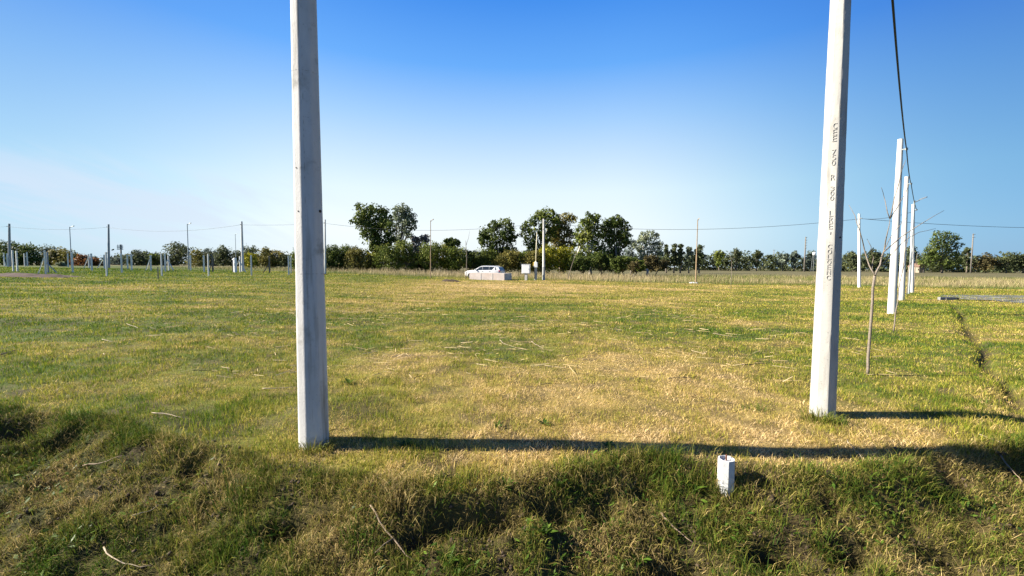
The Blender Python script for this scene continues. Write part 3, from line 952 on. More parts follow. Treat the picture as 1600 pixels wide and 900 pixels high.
# ------------------------------------------------------------------ near poles
def near_left_pole():
    b = hit(491, 693)
    topx = at(474.5, b.y, z_at(b.x, b.y, 0)); topx.x = b.x + (topx.x - b.x) * (7.2 - b.z) / (topx.z - b.z)
    root = empty('utility_pole', b)
    tag(root, 'thick grey concrete pole in front with a chipped seam and no lettering', 'pole', 'tall concrete poles')
    ax = Vector((topx.x - b.x, 0, 7.2 - b.z))
    def P(z): return ax * (z / ax.z)
    def rad(z): return .128 - .0062 * z
    mb = MB()
    zs = [-.4, 0, .4, .9, 1.335, 1.345, 1.9, 2.4, 2.9, 3.5, 4.2, 5, 6, 7.0]
    vl = Vector((b.x, b.y, 0)).normalized(); sl_ = Vector((vl.y, -vl.x, 0))
    zs = [-.4 + .1 * i for i in range(76)]
    NS = 72
    def sect(a):                                          # a circle clipped by an octagon
        q = (math.degrees(a) + 25.5 + 22.5) % 45 - 22.5   # distance from the nearest corner, 0 at a corner
        return min(1.0, .952 / math.cos(R(22.5 - abs(q))))
    rj = random.Random(12); vv, ff = [], []
    for z in zs:
        for k in range(NS):
            a = 2 * math.pi * k / NS
            vv.append(P(z) + (sl_ * math.sin(a) - vl * math.cos(a)) * (rad(max(z, 0)) * sect(a) * (1 + rj.uniform(-.003, .003)) + (.0012 if z < 1.34 else 0)))
    for i in range(len(zs) - 1):
        for k in range(NS):
            k2 = (k + 1) % NS
            ff.append((i * NS + k, i * NS + k2, (i + 1) * NS + k2, (i + 1) * NS + k))
    ff.append(tuple(range(NS))); ff.append(tuple((len(zs) - 1) * NS + k for k in range(NS)))
    mb.add(vv, ff)
    sh = mb.build('shaft', 'grey_pole', root, True); auto_smooth(sh, 35)
    # casting seam with chipped mortar, on the side that looks at us
    view = (Vector((b.x, b.y, 0)) - Vector((0, 0, 0))).normalized()
    side = Vector((view.y, -view.x, 0))
    def on(z, u):                                        # u: -1 left silhouette .. 1 right
        a = math.asin(max(-.99, min(.99, u)))
        n = side * math.sin(a) - view * math.cos(a)
        return P(z) + n * rad(z) * sect(a), n
    rg = random.Random(3)
    sm_ = MB()
    vs, fs = [], []
    z, k = .0, 0
    while z < 6.9:
        live = rg.random() < (.7 if z < 1.6 else .35)
        p0, n0 = on(z, -.22 + rg.uniform(-.008, .008))
        w = rg.uniform(.0015, .0035) if live else .0008
        t = n0.cross(Vector((0, 0, 1)))
        h_ = .003 if live else -.0015
        vs += [p0 - t * w - n0 * .003, p0 + n0 * h_, p0 + t * w - n0 * .003]
        if k:
            q = 3 * (k - 1)
            fs += [(q, q + 1, q + 4, q + 3), (q + 1, q + 2, q + 5, q + 4)]
        k += 1
        z += rg.uniform(.012, .035)
    sm_.add(vs, fs)
    sm_.build('casting_seam', 'seam', root)
    def ring(zc, name):
        rg_ = MB()
        n = 72
        vs = []
        for i in range(n):
            a = 2 * math.pi * i / n
            d = Vector((math.cos(a), math.sin(a), 0)); w = .0025 + .0015 * rg.random()
            r_ = rad(zc)
            th = math.atan2(d.dot(sl_), -d.dot(vl)); gap_ = .004 if rg.random() < .35 else 0
            for (dz, dr) in ((-w, -.002), (0, .0022 - gap_), (w, -.002)): vs.append(P(zc) + d * (r_ * sect(th) + dr) + Vector((0, 0, dz)))
        fs = []
        for i in range(n):
            j = (i + 1) % n
            fs += [(i * 3, j * 3, j * 3 + 1, i * 3 + 1), (i * 3 + 1, j * 3 + 1, j * 3 + 2, i * 3 + 2)]
        rg_.add(vs, fs)
        rg_.build(name, 'seam', root)
    for py in (107, 428):
        ring(z_at(b.x, b.y - rad(1), py) - b.z, 'joint_ring')
    def hole(py, u, r_):
        z = z_at(b.x, b.y - .1, py) - b.z
        p, n = on(z, u)
        t = n.cross(Vector((0, 0, 1))).normalized()
        h = MB()
        k = 14
        ringo = [p + n * .002 + (t * math.cos(2 * math.pi * i / k) + Vector((0, 0, 1)) * math.sin(2 * math.pi * i / k)) * r_ for i in range(k)]
        ringi = [p - n * .02 + (t * math.cos(2 * math.pi * i / k) + Vector((0, 0, 1)) * math.sin(2 * math.pi * i / k)) * r_ * .8 for i in range(k)]
        ringf = [p + n * .006 + (t * math.cos(2 * math.pi * i / k) + Vector((0, 0, 1)) * math.sin(2 * math.pi * i / k)) * r_ * 1.25 for i in range(k)]
        h.tube([p - n * .01, p + n * .0035], r_, 14)
        h.build('bolt_hole', 'hole', root)
    hole(328, .80, .013); hole(330, -.72, .006); hole(262, -.80, .005)
    # a rusty spike of wire left in the lower joint
    zz = z_at(b.x, b.y - .1, 428.5) - b.z
    p, n = on(zz, .93)
    w = MB(); w.tube([p - n * .01, p + n * .03 + side * .012], [.004, .002], 6); w.build('wire_spike', 'rust', root)
    return b


PL = near_left_pole()


def near_right_pole():
    b = hit(1285, 648)
    topx = at(1313.5, b.y, z_at(b.x, b.y, 0)); topx.x = b.x + (topx.x - b.x) * (6.4 - b.z) / (topx.z - b.z)
    ex = (topx.x - b.x) / (6.4 - b.z)
    root = empty('utility_pole', b)
    tag(root, 'white eight-sided concrete pole in front with raised lettering down its face', 'pole', 'tall concrete poles')
    def P(z): return Vector((ex * z, 0, z))
    def rad(z): return .124 - .0070 * z
    view = Vector((b.x, b.y, 0)).normalized()
    side = Vector((view.y, -view.x, 0))
    PHI0 = 18.5
    phi = [R(PHI0 + 45 * k) for k in range(8)]
    def dirn(a): return side * math.sin(a) - view * math.cos(a)
    zs = [-.4 + .1 * i for i in range(74)]
    rg = random.Random(8)
    vs, fs = [], []
    prof = []
    for k in range(8):                                   # each corner a narrow chamfer: two verts
        prof += [(phi[k] - R(2.6), .996), (phi[k] + R(2.6), .996)]
        prof += [(phi[k] + R(22.5), .932)]
    n = len(prof)
    for z in zs:
        for (a, s) in prof:
            j = 1 + rg.uniform(-.008, .008) + (.02 * rg.uniform(-1, 1) if s > .99 and rg.random() < .22 else 0)
            vs.append(P(z) + dirn(a) * rad(max(z, 0)) * s * j)
    for i in range(len(zs) - 1):
        for k in range(n):
            k2 = (k + 1) % n
            fs.append((i * n + k, i * n + k2, (i + 1) * n + k2, (i + 1) * n + k))
    fs.append(tuple(range(n))); fs.append(tuple((len(zs) - 1) * n + k for k in range(n)))
    mb = MB(); mb.add(vs, fs)
    sh = mb.build('shaft', 'white_pole', root); auto_smooth(sh, 22)
    # raised lettering, one letter above the other, on the face left of the sharp corner
    a = R(PHI0 - 22.5)
    nrm = dirn(a)
    tx = Vector((0, 0, 1)).cross(nrm).normalized()
    if tx.dot(side) < 0: tx = -tx
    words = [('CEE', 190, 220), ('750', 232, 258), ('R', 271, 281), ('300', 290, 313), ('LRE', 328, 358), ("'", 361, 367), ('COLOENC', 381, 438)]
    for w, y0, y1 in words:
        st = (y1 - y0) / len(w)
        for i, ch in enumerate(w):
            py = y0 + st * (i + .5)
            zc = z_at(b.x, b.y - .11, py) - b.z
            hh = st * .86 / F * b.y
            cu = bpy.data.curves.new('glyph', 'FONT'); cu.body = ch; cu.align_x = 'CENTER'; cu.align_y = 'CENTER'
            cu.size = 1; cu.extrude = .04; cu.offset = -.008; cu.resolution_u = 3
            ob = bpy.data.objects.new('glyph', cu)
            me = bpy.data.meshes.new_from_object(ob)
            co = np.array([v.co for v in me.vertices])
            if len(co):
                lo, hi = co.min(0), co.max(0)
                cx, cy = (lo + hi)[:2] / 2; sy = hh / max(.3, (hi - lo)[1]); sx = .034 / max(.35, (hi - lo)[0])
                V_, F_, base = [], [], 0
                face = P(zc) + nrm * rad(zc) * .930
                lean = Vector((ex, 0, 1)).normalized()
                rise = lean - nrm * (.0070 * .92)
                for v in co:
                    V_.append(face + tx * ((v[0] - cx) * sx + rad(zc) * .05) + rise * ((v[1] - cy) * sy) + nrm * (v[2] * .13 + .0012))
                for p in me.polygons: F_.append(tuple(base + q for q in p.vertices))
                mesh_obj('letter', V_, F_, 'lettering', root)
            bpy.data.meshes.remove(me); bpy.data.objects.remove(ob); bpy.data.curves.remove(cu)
    # bolt hole on the shaded side and a small iron bracket at the top for the cable
    z = z_at(b.x, b.y, 372) - b.z
    aa = R(53); p = P(z) + dirn(aa) * rad(z) * .95; nn = dirn(R(44.5))
    h = MB(); h.tube([p - nn * .01, p + nn * .004], .009, 10); h.build('bolt_hole', 'hole', root)
    t = MB(); zt = 6.35
    t.tube([P(zt), P(zt) + side * .22], [.012, .010], 6); t.build('cable_bracket', 'lamp_metal', root)
    return b, b + P(zt) + side * .22


PR, PR_ATT = near_right_pole()


# ------------------------------------------------------------------ far poles, lamps, cables
ATT = {}
GP = 'tall concrete poles'


def far_pole(key, px, D, top, label, base_py=None, damp=None, r0=.13, tilt_px=0, mat='pole_far'):
    b = at(px, D) if base_py is None else hit(px, base_py)
    D = b.y
    q = at(px + tilt_px, D, 6)
    zt = z_at(q.x, D, top) - b.z
    lean = (q.x - b.x) / 6.0
    root = empty('utility_pole', b)
    tag(root, label, 'pole', GP)
    def P(z): return Vector((lean * z, 0, z))
    mb = MB()
    zd = (z_at(b.x, D, damp) - b.z) if damp else 0
    mb.tube([P(z) for z in ([zd if damp else -.3, zt * .5, zt])], [r0 * (1 - .36 * zd / zt), r0 * .82, r0 * .64], 14)
    sh = mb.build('shaft', mat, root, True); auto_smooth(sh, 40)
    if damp:
        d = MB(); d.tube([P(-.3), P(zd)], [r0 + .012, r0 * (1 - .36 * zd / zt) + .006], 14)
        o = d.build('damp_footing', 'damp_shade_grey', root, True); auto_smooth(o, 40)
    za = zt - .42
    k = MB(); k.tube([P(za) + Vector((-.02, -.1, 0)), P(za) + Vector((.0, -r0 - .12, -.02))], .022, 6)
    k.box(P(za) + Vector((0, -r0 - .13, -.02)), (.07, .07, .10), 0, .012)
    k.build('cable_clamp', 'lamp_metal', root)
    ATT[key] = b + P(za) + Vector((0, -r0 - .13, -.06))
    return b, zt


far_pole('A', 15, 66, 349.5, 'power pole farthest left, in front of the dark tree', mat='damp_shade_grey', r0=.19)
far_pole('B', 170, 65, 350.5, 'second power pole from the left, beside a leaning brace', mat='damp_shade_grey', r0=.17)
far_pole('C', 379.5, 56, 346, 'power pole beside the white meter pillar', mat='pole_far', r0=.17, tilt_px=-1.5)
far_pole('D', 508, 51.5, 343, 'power pole mostly hidden behind the thick grey pole', mat='pole_far', r0=.13)
far_pole('E', 849.5, 46, 342, 'white power pole with a dark damp foot, near the white cabinet', damp=417, r0=.155)
far_pole('H', 1342.5, 38, 334, 'white corner pole between the lettered pole and the bare sapling', r0=.14)
far_pole('R1', 1393, 15.2, 217.5, 'nearest white round pole of the row, right of the bare sapling', base_py=490, r0=.135, tilt_px=13)
far_pole('R2', 1408, 22, 276, 'second white round pole of the row on the right', base_py=469, r0=.145, tilt_px=8)
far_pole('R3', 1424, 31, 319, 'last pole of the row on the right, behind the lamp post', base_py=457, r0=.14, tilt_px=3)


def cable(label, a, b, sag, r=.012, n=24):
    a, b = Vector(a), Vector(b)
    pts = []
    for i in range(n + 1):
        t = i / n
        p = a.lerp(b, t); p.z -= sag * 4 * t * (1 - t)
        pts.append(p)
    mb = MB(); mb.tube(pts, r, 5)
    o = mb.build('overhead_cable', 'cable', None, True)
    return tag(o, label, 'cable', 'overhead cables')


cable('cable running off the left side from the first power pole', at(-160, 70, 6.9), ATT['A'], .25)
cable('cable between the first and second power poles on the left', ATT['A'], ATT['B'], .42, .014)
cable('cable between the second power pole and the one by the meter pillar', ATT['B'], ATT['C'], .75, .014)
cable('cable passing behind the thick grey pole from the meter pillar pole', ATT['C'], ATT['D'], .12, .014)
cable('cable crossing the big trees from hidden pole to white power pole', ATT['D'], ATT['E'], .85, .015)
cable('cable over the willow and rusty lamp from white power pole to corner pole', ATT['E'], ATT['H'], .85, .016)
cable('cable running off the right side from the corner pole', ATT['H'], at(1760, 41, 5.9), .35, .018)
cable('thick black cable dropping from top edge to the nearest row pole', PR_ATT, ATT['R1'], .30, .019)
cable('black cable between the first and second row poles', ATT['R1'], ATT['R2'], .18, .018)
cable('black cable between the second and last row poles', ATT['R2'], ATT['R3'], .15, .018)
cable('black cable from the last row pole back to the corner pole', ATT['R3'], ATT['H'], .25, .016)


def lamp_post(px, D, top, label, arm_px, mat='lamp_metal', r0=.06, base_py=None, arm_up=.12, foot=False):
    b = at(px, D) if base_py is None else hit(px, base_py)
    D = b.y
    zt = z_at(b.x, D, top) - b.z
    root = empty('lamp_post', b)
    tag(root, label, 'street lamp', 'street lamps')
    mb = MB(); mb.tube([(0, 0, -.2), (0, 0, zt * .45), (0, 0, zt * .46), (0, 0, zt)], [r0, r0, r0 * .72, r0 * .6], 10)
    o = mb.build('pole', mat, root, True); auto_smooth(o, 30)
    L = arm_px / F * D
    s = 1 if L > 0 else -1
    a = MB(); a.tube([(0, 0, zt - .15), (L * .35, 0, zt - .02), (L * .6, 0, zt + arm_up * .5)], [r0 * .5] * 3, 7)
    a.build('arm', mat, root, True)
    h = MB()
    d = Vector((L * .6, 0, arm_up)).normalized()
    c = Vector((L * .8, 0, zt + arm_up * .8))
    e = abs(L) * .32
    prof = [(-e, .05), (-e * .6, .085), (e * .5, .10), (e, .06)]
    vs = []
    for (q, w) in prof:
        p = c + d * (q if s > 0 else q)
        vs += [p + Vector((0, -w, -.025)), p + Vector((0, w, -.025)), p + Vector((0, w * .7, .04)), p + Vector((0, -w * .7, .04))]
    fs = [(0, 1, 2, 3), (12, 15, 14, 13)]
    for i in range(3):
        for k in range(4):
            k2 = (k + 1) % 4
            fs.append((i * 4 + k, (i + 1) * 4 + k, (i + 1) * 4 + k2, i * 4 + k2))
    h.add(vs, fs)
    h.build('lamp_head', mat, root)
    if foot:
        g = MB(); rg = random.Random(4)
        for k in range(7):
            a0 = rg.uniform(0, 6.28); rr = rg.uniform(.1, .5)
            g.box((-.35 + math.cos(a0) * rr, math.sin(a0) * rr * .6, .06), (rg.uniform(.3, .5), rg.uniform(.2, .4), rg.uniform(.12, .22)), rg.uniform(0, 3), .05)
        g.build('footing', 'concrete', root)
    return root


lamp_post(112, 64, 354.5, 'grey street lamp farthest left, before the olive bushes', 6.5, 'lamp_metal', .075)
lamp_post(295, 60, 350, 'grey street lamp with short arm beside the broad dark tree on the left', 5.5, 'lamp_metal', .075)
lamp_post(369, 110, 366, 'tiny far street lamp rising behind the white meter pillar', 2.5, 'lamp_metal', .08)
lamp_post(673, 48, 344.5, 'slim olive street lamp left of the white car', 4.6, 'rusty_pole', .055, base_py=434.5)
lamp_post(1087, 40, 343, 'rusty slim street lamp with a pale lumpy footing', 2.2, 'rusty_pole', .07, base_py=443, foot=True)
lamp_post(1420, 29, 313, 'grey street lamp whose arm reaches right among the row poles', 17, 'lamp_metal', .065, base_py=459, arm_up=.18)


def crossarm_mast(px, D, top, label, arms, r0=.16):
    b = at(px, D)
    zt = z_at(b.x, D, top) - b.z
    root = empty('power_mast', b)
    tag(root, label, 'power mast', 'far power masts')
    mb = MB(); mb.tube([(0, 0, -.2), (0, 0, zt)], [r0 * 1.2, r0 * .8], 8)
    mb.build('mast', 'post_dark', root, True)
    for k in range(arms):
        a = MB(); z = zt - .4 - k * zt * .075
        a.box((0, -r0 - .05, z), (1.5 if arms < 5 else 1.0, .14, .16), 0, .02)
        for s in (-.42, 0, .42): a.tube([(s * 1.2, -r0 - .05, z + .08), (s * 1.2, -r0 - .05, z + .34)], [.05, .08], 6)
        a.build('crossarm', 'lamp_metal', root)


crossarm_mast(190, 100, 382, 'short mast with crossarms behind the left fence posts', 3)
crossarm_mast(1256.5, 205, 370, 'dark mast with stacked crossarms left of the lettered pole', 5, .30)
crossarm_mast(1516.5, 200, 365, 'slim far mast right of the great round tree', 2, .26)
crossarm_mast(1208, 260, 390, 'thin far mast above the woods midway to the rusty lamp', 1, .2)


# ------------------------------------------------------------------ fence posts on the left
GFP = 'concrete fence posts in the left field'


def post(px, top, base, label, braces=(), mat='post_concrete', wpx=1.8):
    b = hit(px, base)
    if b.y > 82: b = at(px, 78)
    D = b.y
    zt = z_at(b.x, D, top) - b.z
    w = max(.10, min(.145, wpx / F * D))
    root = empty('fence_post', b)
    tag(root, label, 'fence post', GFP)
    mb = MB()
    mb.box((0, 0, zt / 2 - .15), (w, w, zt + .3), R(random.uniform(-15, 15)), .015)
    mb.build('shaft', mat, root)
    for (fpx, fpy, ty) in braces:
        fx_ = (fpx - px) / F * D
        zz = z_at(b.x, D, ty) - b.z
        t = MB()
        fz = float(terrain(b.x + fx_, D - .1)) - b.z
        t.tube([(fx_, -.12, fz - .1), (0, -w * .5 - .04, zz)], w * .38, 4, rot=.785)
        t.build('brace', mat, root)
    return root


post(7, 395, 416, 'short fence post at the left edge with a leaning brace', [(11, 416, 400)])
post(12, 396, 417, 'thin fence post just left of the first power pole', wpx=1.4)
post(21, 390.7, 424.5, 'tall fence post at the left end of the dug earth')
post(27.3, 392, 424.2, 'tall fence post second along the dug earth')
post(38.8, 396, 416, 'short far fence post, left of a close pair behind the dug earth')
post(43, 394, 416, 'short far fence post, right of a close pair behind the dug earth')
post(71.6, 391, 428.3, 'tall fence post with a brace standing in the dug earth', [(61.5, 426, 403)])
post(75.3, 394, 426.5, 'fence post right behind the braced one in the dug earth', [(93, 429, 410)], mat='damp_shade_grey')
post(106.7, 396, 417.5, 'short fence post left of the leftmost lamp post')
post(113.8, 394, 426.2, 'tall fence post standing before the leftmost lamp post')
post(139.2, 397, 419, 'braced fence post in front of the orange bushes', [(132, 418, 403)])
post(143.6, 396, 423, 'plain fence post in front of the orange bushes')
post(163.5, 398, 420, 'fence post with a long brace left of the second power pole', [(152.5, 419.5, 404)])
post(167, 394, 431.5, 'tallest fence post, in front of the second power pole')
post(190.4, 396, 426.6, 'fence post in front of the crossarm mast')
post(199.6, 398, 420, 'short fence post left of a pair right of the crossarm mast')
post(206, 396.5, 422.3, 'fence post right of a pair right of the crossarm mast')
post(236, 398.7, 422.8, 'fence post with one brace on its left, before the brown thicket', [(228.5, 421.5, 405)])
post(253, 396, 431.5, 'tall fence post left of the twin-braced post')
post(258.5, 397, 424.5, 'fence post close beside the twin-braced post')
post(263.8, 399.5, 422.8, 'fence post propped by braces on both sides', [(254, 419, 406), (273, 423, 406)])
post(298, 398.7, 422.8, 'fence post just right of the second lamp post')
post(319, 398.7, 424.8, 'fence post before the olive tree')
post(326, 396.7, 431.6, 'tall nearer fence post between two thin ones')
post(332.7, 399.6, 424.5, 'dark fence post with a short brace', [(327, 424, 411)], mat='post_dark')
post(375.4, 400.4, 425.4, 'fence post with two long braces by the white meter pillar', [(365, 426, 405.5), (386, 424, 407)])
post(393, 398.7, 430.7, 'tall fence post right of the third power pole')
post(421.3, 399.6, 426.7, 'dark fence post with a thin brace before the broad olive bush', [(411, 424.5, 413)], mat='post_dark')
post(451.3, 400, 429.4, 'taller fence post of the pair left of the thick grey pole')
post(454.7, 400.4, 427.2, 'shorter fence post of the pair left of the thick grey pole', wpx=1.4)


def light_stake():
    b = hit(247.3, 437)
    D = b.y
    zt = z_at(b.x, D, 417) - b.z
    mb = MB(); mb.box((0, 0, zt / 2 - .05), (.06, .05, zt + .1), .3, .006)
    o = mb.build('wooden_stake', 'pale_stick'); o.location = b
    tag(o, 'short pale wooden stake in front of the tall left fence posts', 'stake')


light_stake()


def meter_pillar():
    b = hit(367.5, 425.6)
    root = empty('meter_pillar', b)
    tag(root, 'white meter pillar beside the third power pole', 'meter pillar')
    D = b.y
    zt = z_at(b.x, D, 403) - b.z
    mb = MB(); mb.box((0, 0, zt / 2 - .1), (.26, .30, zt + .2), R(-20), .02); mb.build('pillar', 'white_paint', root)
    c = MB(); c.box((-.16, -.02, zt - .18), (.30, .20, .14), R(-20), .02); c.build('cap', 'white_paint', root)
    d = MB(); d.box((0.04, -.165, zt * .55), (.14, .04, .3), R(-20), .01); d.build('meter_door', 'lamp_metal', root)
    s = MB(); s.box((-.34, .12, zt * .42), (.12, .12, zt * .9), 0, .01); s.build('back_post', 'post_dark', root)


meter_pillar()


# ------------------------------------------------------------------ car, low box, cabinet, mast
def car():
    rz = R(-22)
    b = at(757.5, 50.5)
    root = empty('parked_car', b + Vector((0, 0, -.02)), rz)
    tag(root, 'white station wagon parked behind the low concrete box, facing left', 'car')
    Lh, W = 2.42, .93
    # lower body: rings along the length, each a rounded section (x, z bottom, z belt, half width)
    st = [(-2.42, .42, .70, .62), (-2.36, .30, .82, .76), (-2.15, .24, .93, .86), (-1.7, .22, 1.00, .92), (-1.05, .22, 1.045, .93), (-.2, .22, 1.06, .935),
          (.8, .22, 1.08, .935), (1.6, .24, 1.10, .92), (2.1, .28, 1.10, .89), (2.32, .34, 1.06, .84), (2.40, .42, .98, .78)]
    mb = MB(); n = 12; vs = []
    for (x, z0, z1, w) in st:
        h = z1 - z0
        sec = [(-w * .55, z0), (-w * .92, z0 + .07), (-w, z0 + .22 * h + .05), (-w, z0 + .62 * h), (-w * .97, z1 - .06), (-w * .90, z1),
               (w * .90, z1), (w * .97, z1 - .06), (w, z0 + .62 * h), (w, z0 + .22 * h + .05), (w * .92, z0 + .07), (w * .55, z0)]
        vs += [(x, y, z) for (y, z) in sec]
    fs = []
    for i in range(len(st) - 1):
        for k in range(n):
            k2 = (k + 1) % n
            fs.append((i * n + k, i * n + k2, (i + 1) * n + k2, (i + 1) * n + k))
    fs.append(tuple(range(n))); fs.append(tuple((len(st) - 1) * n + k for k in range(n)))
    mb.add(vs, fs)
    # roof shell and pillars: greenhouse above the belt
    gh = [(-1.18, 1.04, .86), (-.35, 1.50, .70), (.1, 1.565, .69), (.9, 1.575, .69), (1.7, 1.53, .68), (2.12, 1.44, .66), (2.36, 1.08, .80)]
    belt = [(-1.18, 1.03, .87), (-.35, 1.055, .88), (.1, 1.06, .88), (.9, 1.08, .88), (1.7, 1.09, .87), (2.12, 1.09, .84), (2.36, 1.06, .80)]
    vs = []
    for (x, z, w), (bx, bz, bw) in zip(gh, belt):
        vs += [(bx, -bw, bz - .03), (x, -w - .0, z - .035), (x, -w * .82, z), (x, w * .82, z), (x, w, z - .035), (bx, bw, bz - .03)]
    fs = []
    for i in range(len(gh) - 1):
        for k in range(5): fs.append((i * 6 + k, i * 6 + k + 1, (i + 1) * 6 + k + 1, (i + 1) * 6 + k))
    mb.add(vs, fs)
    o = mb.build('body', 'car_white', root, True); auto_smooth(o, 35)
    # glass, set just proud of the greenhouse flanks
    def flank(x, f):                                    # point on the flank, f 0 belt .. 1 roof edge
        xs = [g[0] for g in gh]
        z1 = np.interp(x, xs, [g[1] - .035 for g in gh]); w1 = np.interp(x, xs, [g[2] for g in gh])
        z0 = np.interp(x, xs, [q[1] - .03 for q in belt]); w0 = np.interp(x, xs, [q[2] for q in belt])
        return z0 + (z1 - z0) * f, w0 + (w1 - w0) * f
    for s in (-1, 1):
        for (xa, xb, xc, xd) in ((-.86, .02, .02, -.30), (.10, .92, .90, .10), (1.00, 1.92, 1.74, .98)):
            g = MB(); pts = []
            for (x, f) in ((xa - .03, .06), (xb + .025, .06), (xc + .025, .92), (xd - .02, .92)):
                z, w = flank(x, f); pts.append(Vector((x, s * (w + .006), z)))
            back = [p + Vector((0, -s * .03, 0)) for p in pts]
            g.add(pts + back, [(0, 1, 2, 3), (7, 6, 5, 4), (0, 4, 5, 1), (1, 5, 6, 2), (2, 6, 7, 3), (3, 7, 4, 0)])
            g.build('side_window', 'car_glass', root)
    def quad(name, pts, off, mat):
        g = MB(); off = Vector(off)
        pts = [Vector(p) for p in pts]
        g.add([p + off for p in pts] + [p - off * 2 for p in pts], [(0, 1, 2, 3), (7, 6, 5, 4), (0, 4, 5, 1), (1, 5, 6, 2), (2, 6, 7, 3), (3, 7, 4, 0)])
        return g.build(name, mat, root)
    quad('windscreen', [(-1.10, -.74, 1.085), (-1.10, .74, 1.085), (-.40, .58, 1.475), (-.40, -.58, 1.475)], (-.006, 0, .010), 'car_glass')
    quad('rear_window', [(2.335, -.68, 1.12), (2.335, .68, 1.12), (2.145, .56, 1.40), (2.145, -.56, 1.40)], (.010, 0, .006), 'car_glass')
    for s in (-1, 1):
        t = MB(); t.box((2.30, s * .76, .98), (.20, .22, .15), 0, .03); t.build('tail_light', 'tail_red', root)
        h = MB(); h.box((-2.26, s * .70, .76), (.24, .26, .13), s * .3, .04); h.build('headlight', 'headlight', root)
        mm = MB(); mm.box((-.78, s * 1.0, 1.10), (.14, .22, .15), 0, .04); mm.build('mirror', 'car_white', root)
        rl = MB(); rl.tube([(-.2, s * .58, 1.54), (-.1, s * .60, 1.60), (1.6, s * .60, 1.59), (1.75, s * .58, 1.53)], .018, 6); rl.build('roof_rail', 'rim', root)
        for x in (.0, 1.0):
            d = MB(); d.box((x + .62 * (.9 if x else .95) - .5, s * .945, .93), (.20, .03, .035), 0, .008); d.build('door_handle', 'rim', root)
        for x in (-1.48, 1.42):
            w = MB(); w.tube([(x, s * .74, .33), (x, s * .945, .33)], .335, 22); tyre = w.build('wheel', 'tyre', root, False); auto_smooth(tyre, 40)
            c = MB(); c.tube([(x, s * .90, .33), (x, s * .955, .33)], [.22, .20], 16); c.build('rim', 'rim', tyre)
            a = MB()
            k = 14
            vs = []
            for i in range(k + 1):
                th = math.pi * i / k
                for rr in (.345, .40):
                    vs.append((x + math.cos(th) * rr, s * .93, .33 + math.sin(th) * rr)); vs.append((x + math.cos(th) * rr, s * .955, .33 + math.sin(th) * rr))
            fs = []
            for i in range(k):
                q = i * 4; r_ = q + 4
                fs += [(q, r_, r_ + 1, q + 1), (q + 1, r_ + 1, r_ + 3, q + 3), (q + 3, r_ + 3, r_ + 2, q + 2)]
            a.add(vs, fs); a.build('wheel_arch', 'car_trim', root)
    bm_ = MB(); bm_.box((2.36, 0, .52), (.14, 1.56, .22), 0, .04); bm_.build('rear_bumper', 'car_trim', root)
    pl = MB(); pl.box((2.415, 0, .80), (.02, .52, .12), 0, .004); pl.build('number_plate', 'white_paint', root)
    gr = MB(); gr.box((-2.385, 0, .60), (.06, 1.0, .16), 0, .02); gr.build('grille', 'car_trim', root)


car()


def low_box():
    a = hit(733.5, 436.8); c = hit(788, 438.2)
    a = at(733.5, c.y + 1.45)
    d = (c - a); d.z = 0
    L = d.length; t = d.normalized(); nrm = Vector((-t.y, t.x, 0))
    wdt = 2.35
    z = min(a.z, c.z)
    h = z_at(c.x, c.y, 427.2) - z
    org = Vector((c.x, c.y, z))
    root = empty('concrete_box', org)
    tag(root, 'low open concrete box with a pinkish sunlit long side, before the car', 'concrete box')
    ang = math.atan2(t.y, t.x)
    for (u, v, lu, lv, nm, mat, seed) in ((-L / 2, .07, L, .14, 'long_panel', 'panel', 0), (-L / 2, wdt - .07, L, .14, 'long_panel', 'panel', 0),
                                          (-.07, wdt / 2, .14, wdt - .284, 'end_panel', 'damp_shade_grey', 0), (-L + .07, wdt / 2, .14, wdt - .284, 'end_panel', 'panel', 0)):  # first end panel in darker grey: its shade is painted into the colour
        mb = MB()
        p = t * u + nrm * v
        mb.box(Vector((p.x, p.y, h / 2 - .1)), (lu, lv, h + .2), ang, .012)
        mb.build(nm, mat, root)
    for k in (1, 2):
        mb = MB(); p = t * (-L * k / 3.0) - nrm * .006
        mb.box(Vector((p.x, p.y, h / 2 - .01)), (.05, .03, h - .02), ang, .005)
        mb.build('joint_strip', 'concrete', root)
    mb = MB(); p = t * (-L / 2) + nrm * wdt / 2
    mb.box(Vector((p.x, p.y, .08)), (L - .3, wdt - .3, .16), ang)
    mb.build('base_slab', 'concrete', root)


low_box()


def cabinet():
    b = hit(821.8, 438)
    D = b.y; s = D / F
    root = empty('utility_cabinet', b)
    tag(root, 'white square utility cabinet on a thick grey post', 'utility cabinet')
    z0 = z_at(b.x, D, 427.6) - b.z; z1 = z_at(b.x, D, 413.4) - b.z
    w = 13.2 * s
    rz = R(-14)
    mb = MB(); mb.box((0, 0, (z0 + z1) / 2), (w, .34, z1 - z0), rz, .02); mb.build('housing', 'white_paint', root)
    c = Vector((0, -.185, (z0 + z1) / 2)); c.rotate(Matrix.Rotation(rz, 3, 'Z'))
    d = MB(); d.box(c, (w * .88, .03, (z1 - z0) * .88), rz, .01); d.build('door', 'white_paint', root)
    c = Vector((w * .36, -.215, (z0 + z1) / 2)); c.rotate(Matrix.Rotation(rz, 3, 'Z'))
    k = MB(); k.box(c, (.04, .03, .12), rz, .008); k.build('lock', 'lamp_metal', root)
    p = MB(); p.box((.02, 0, z0 / 2 - .1), (4.0 * s, .24, z0 + .19), rz, .02); p.build('post', 'concrete', root)
    r_ = MB(); r_.box((0, 0, z1 + .022), (w + .06, .42, .04), rz, .01); r_.build('rain_cap', 'white_paint', root)


cabinet()


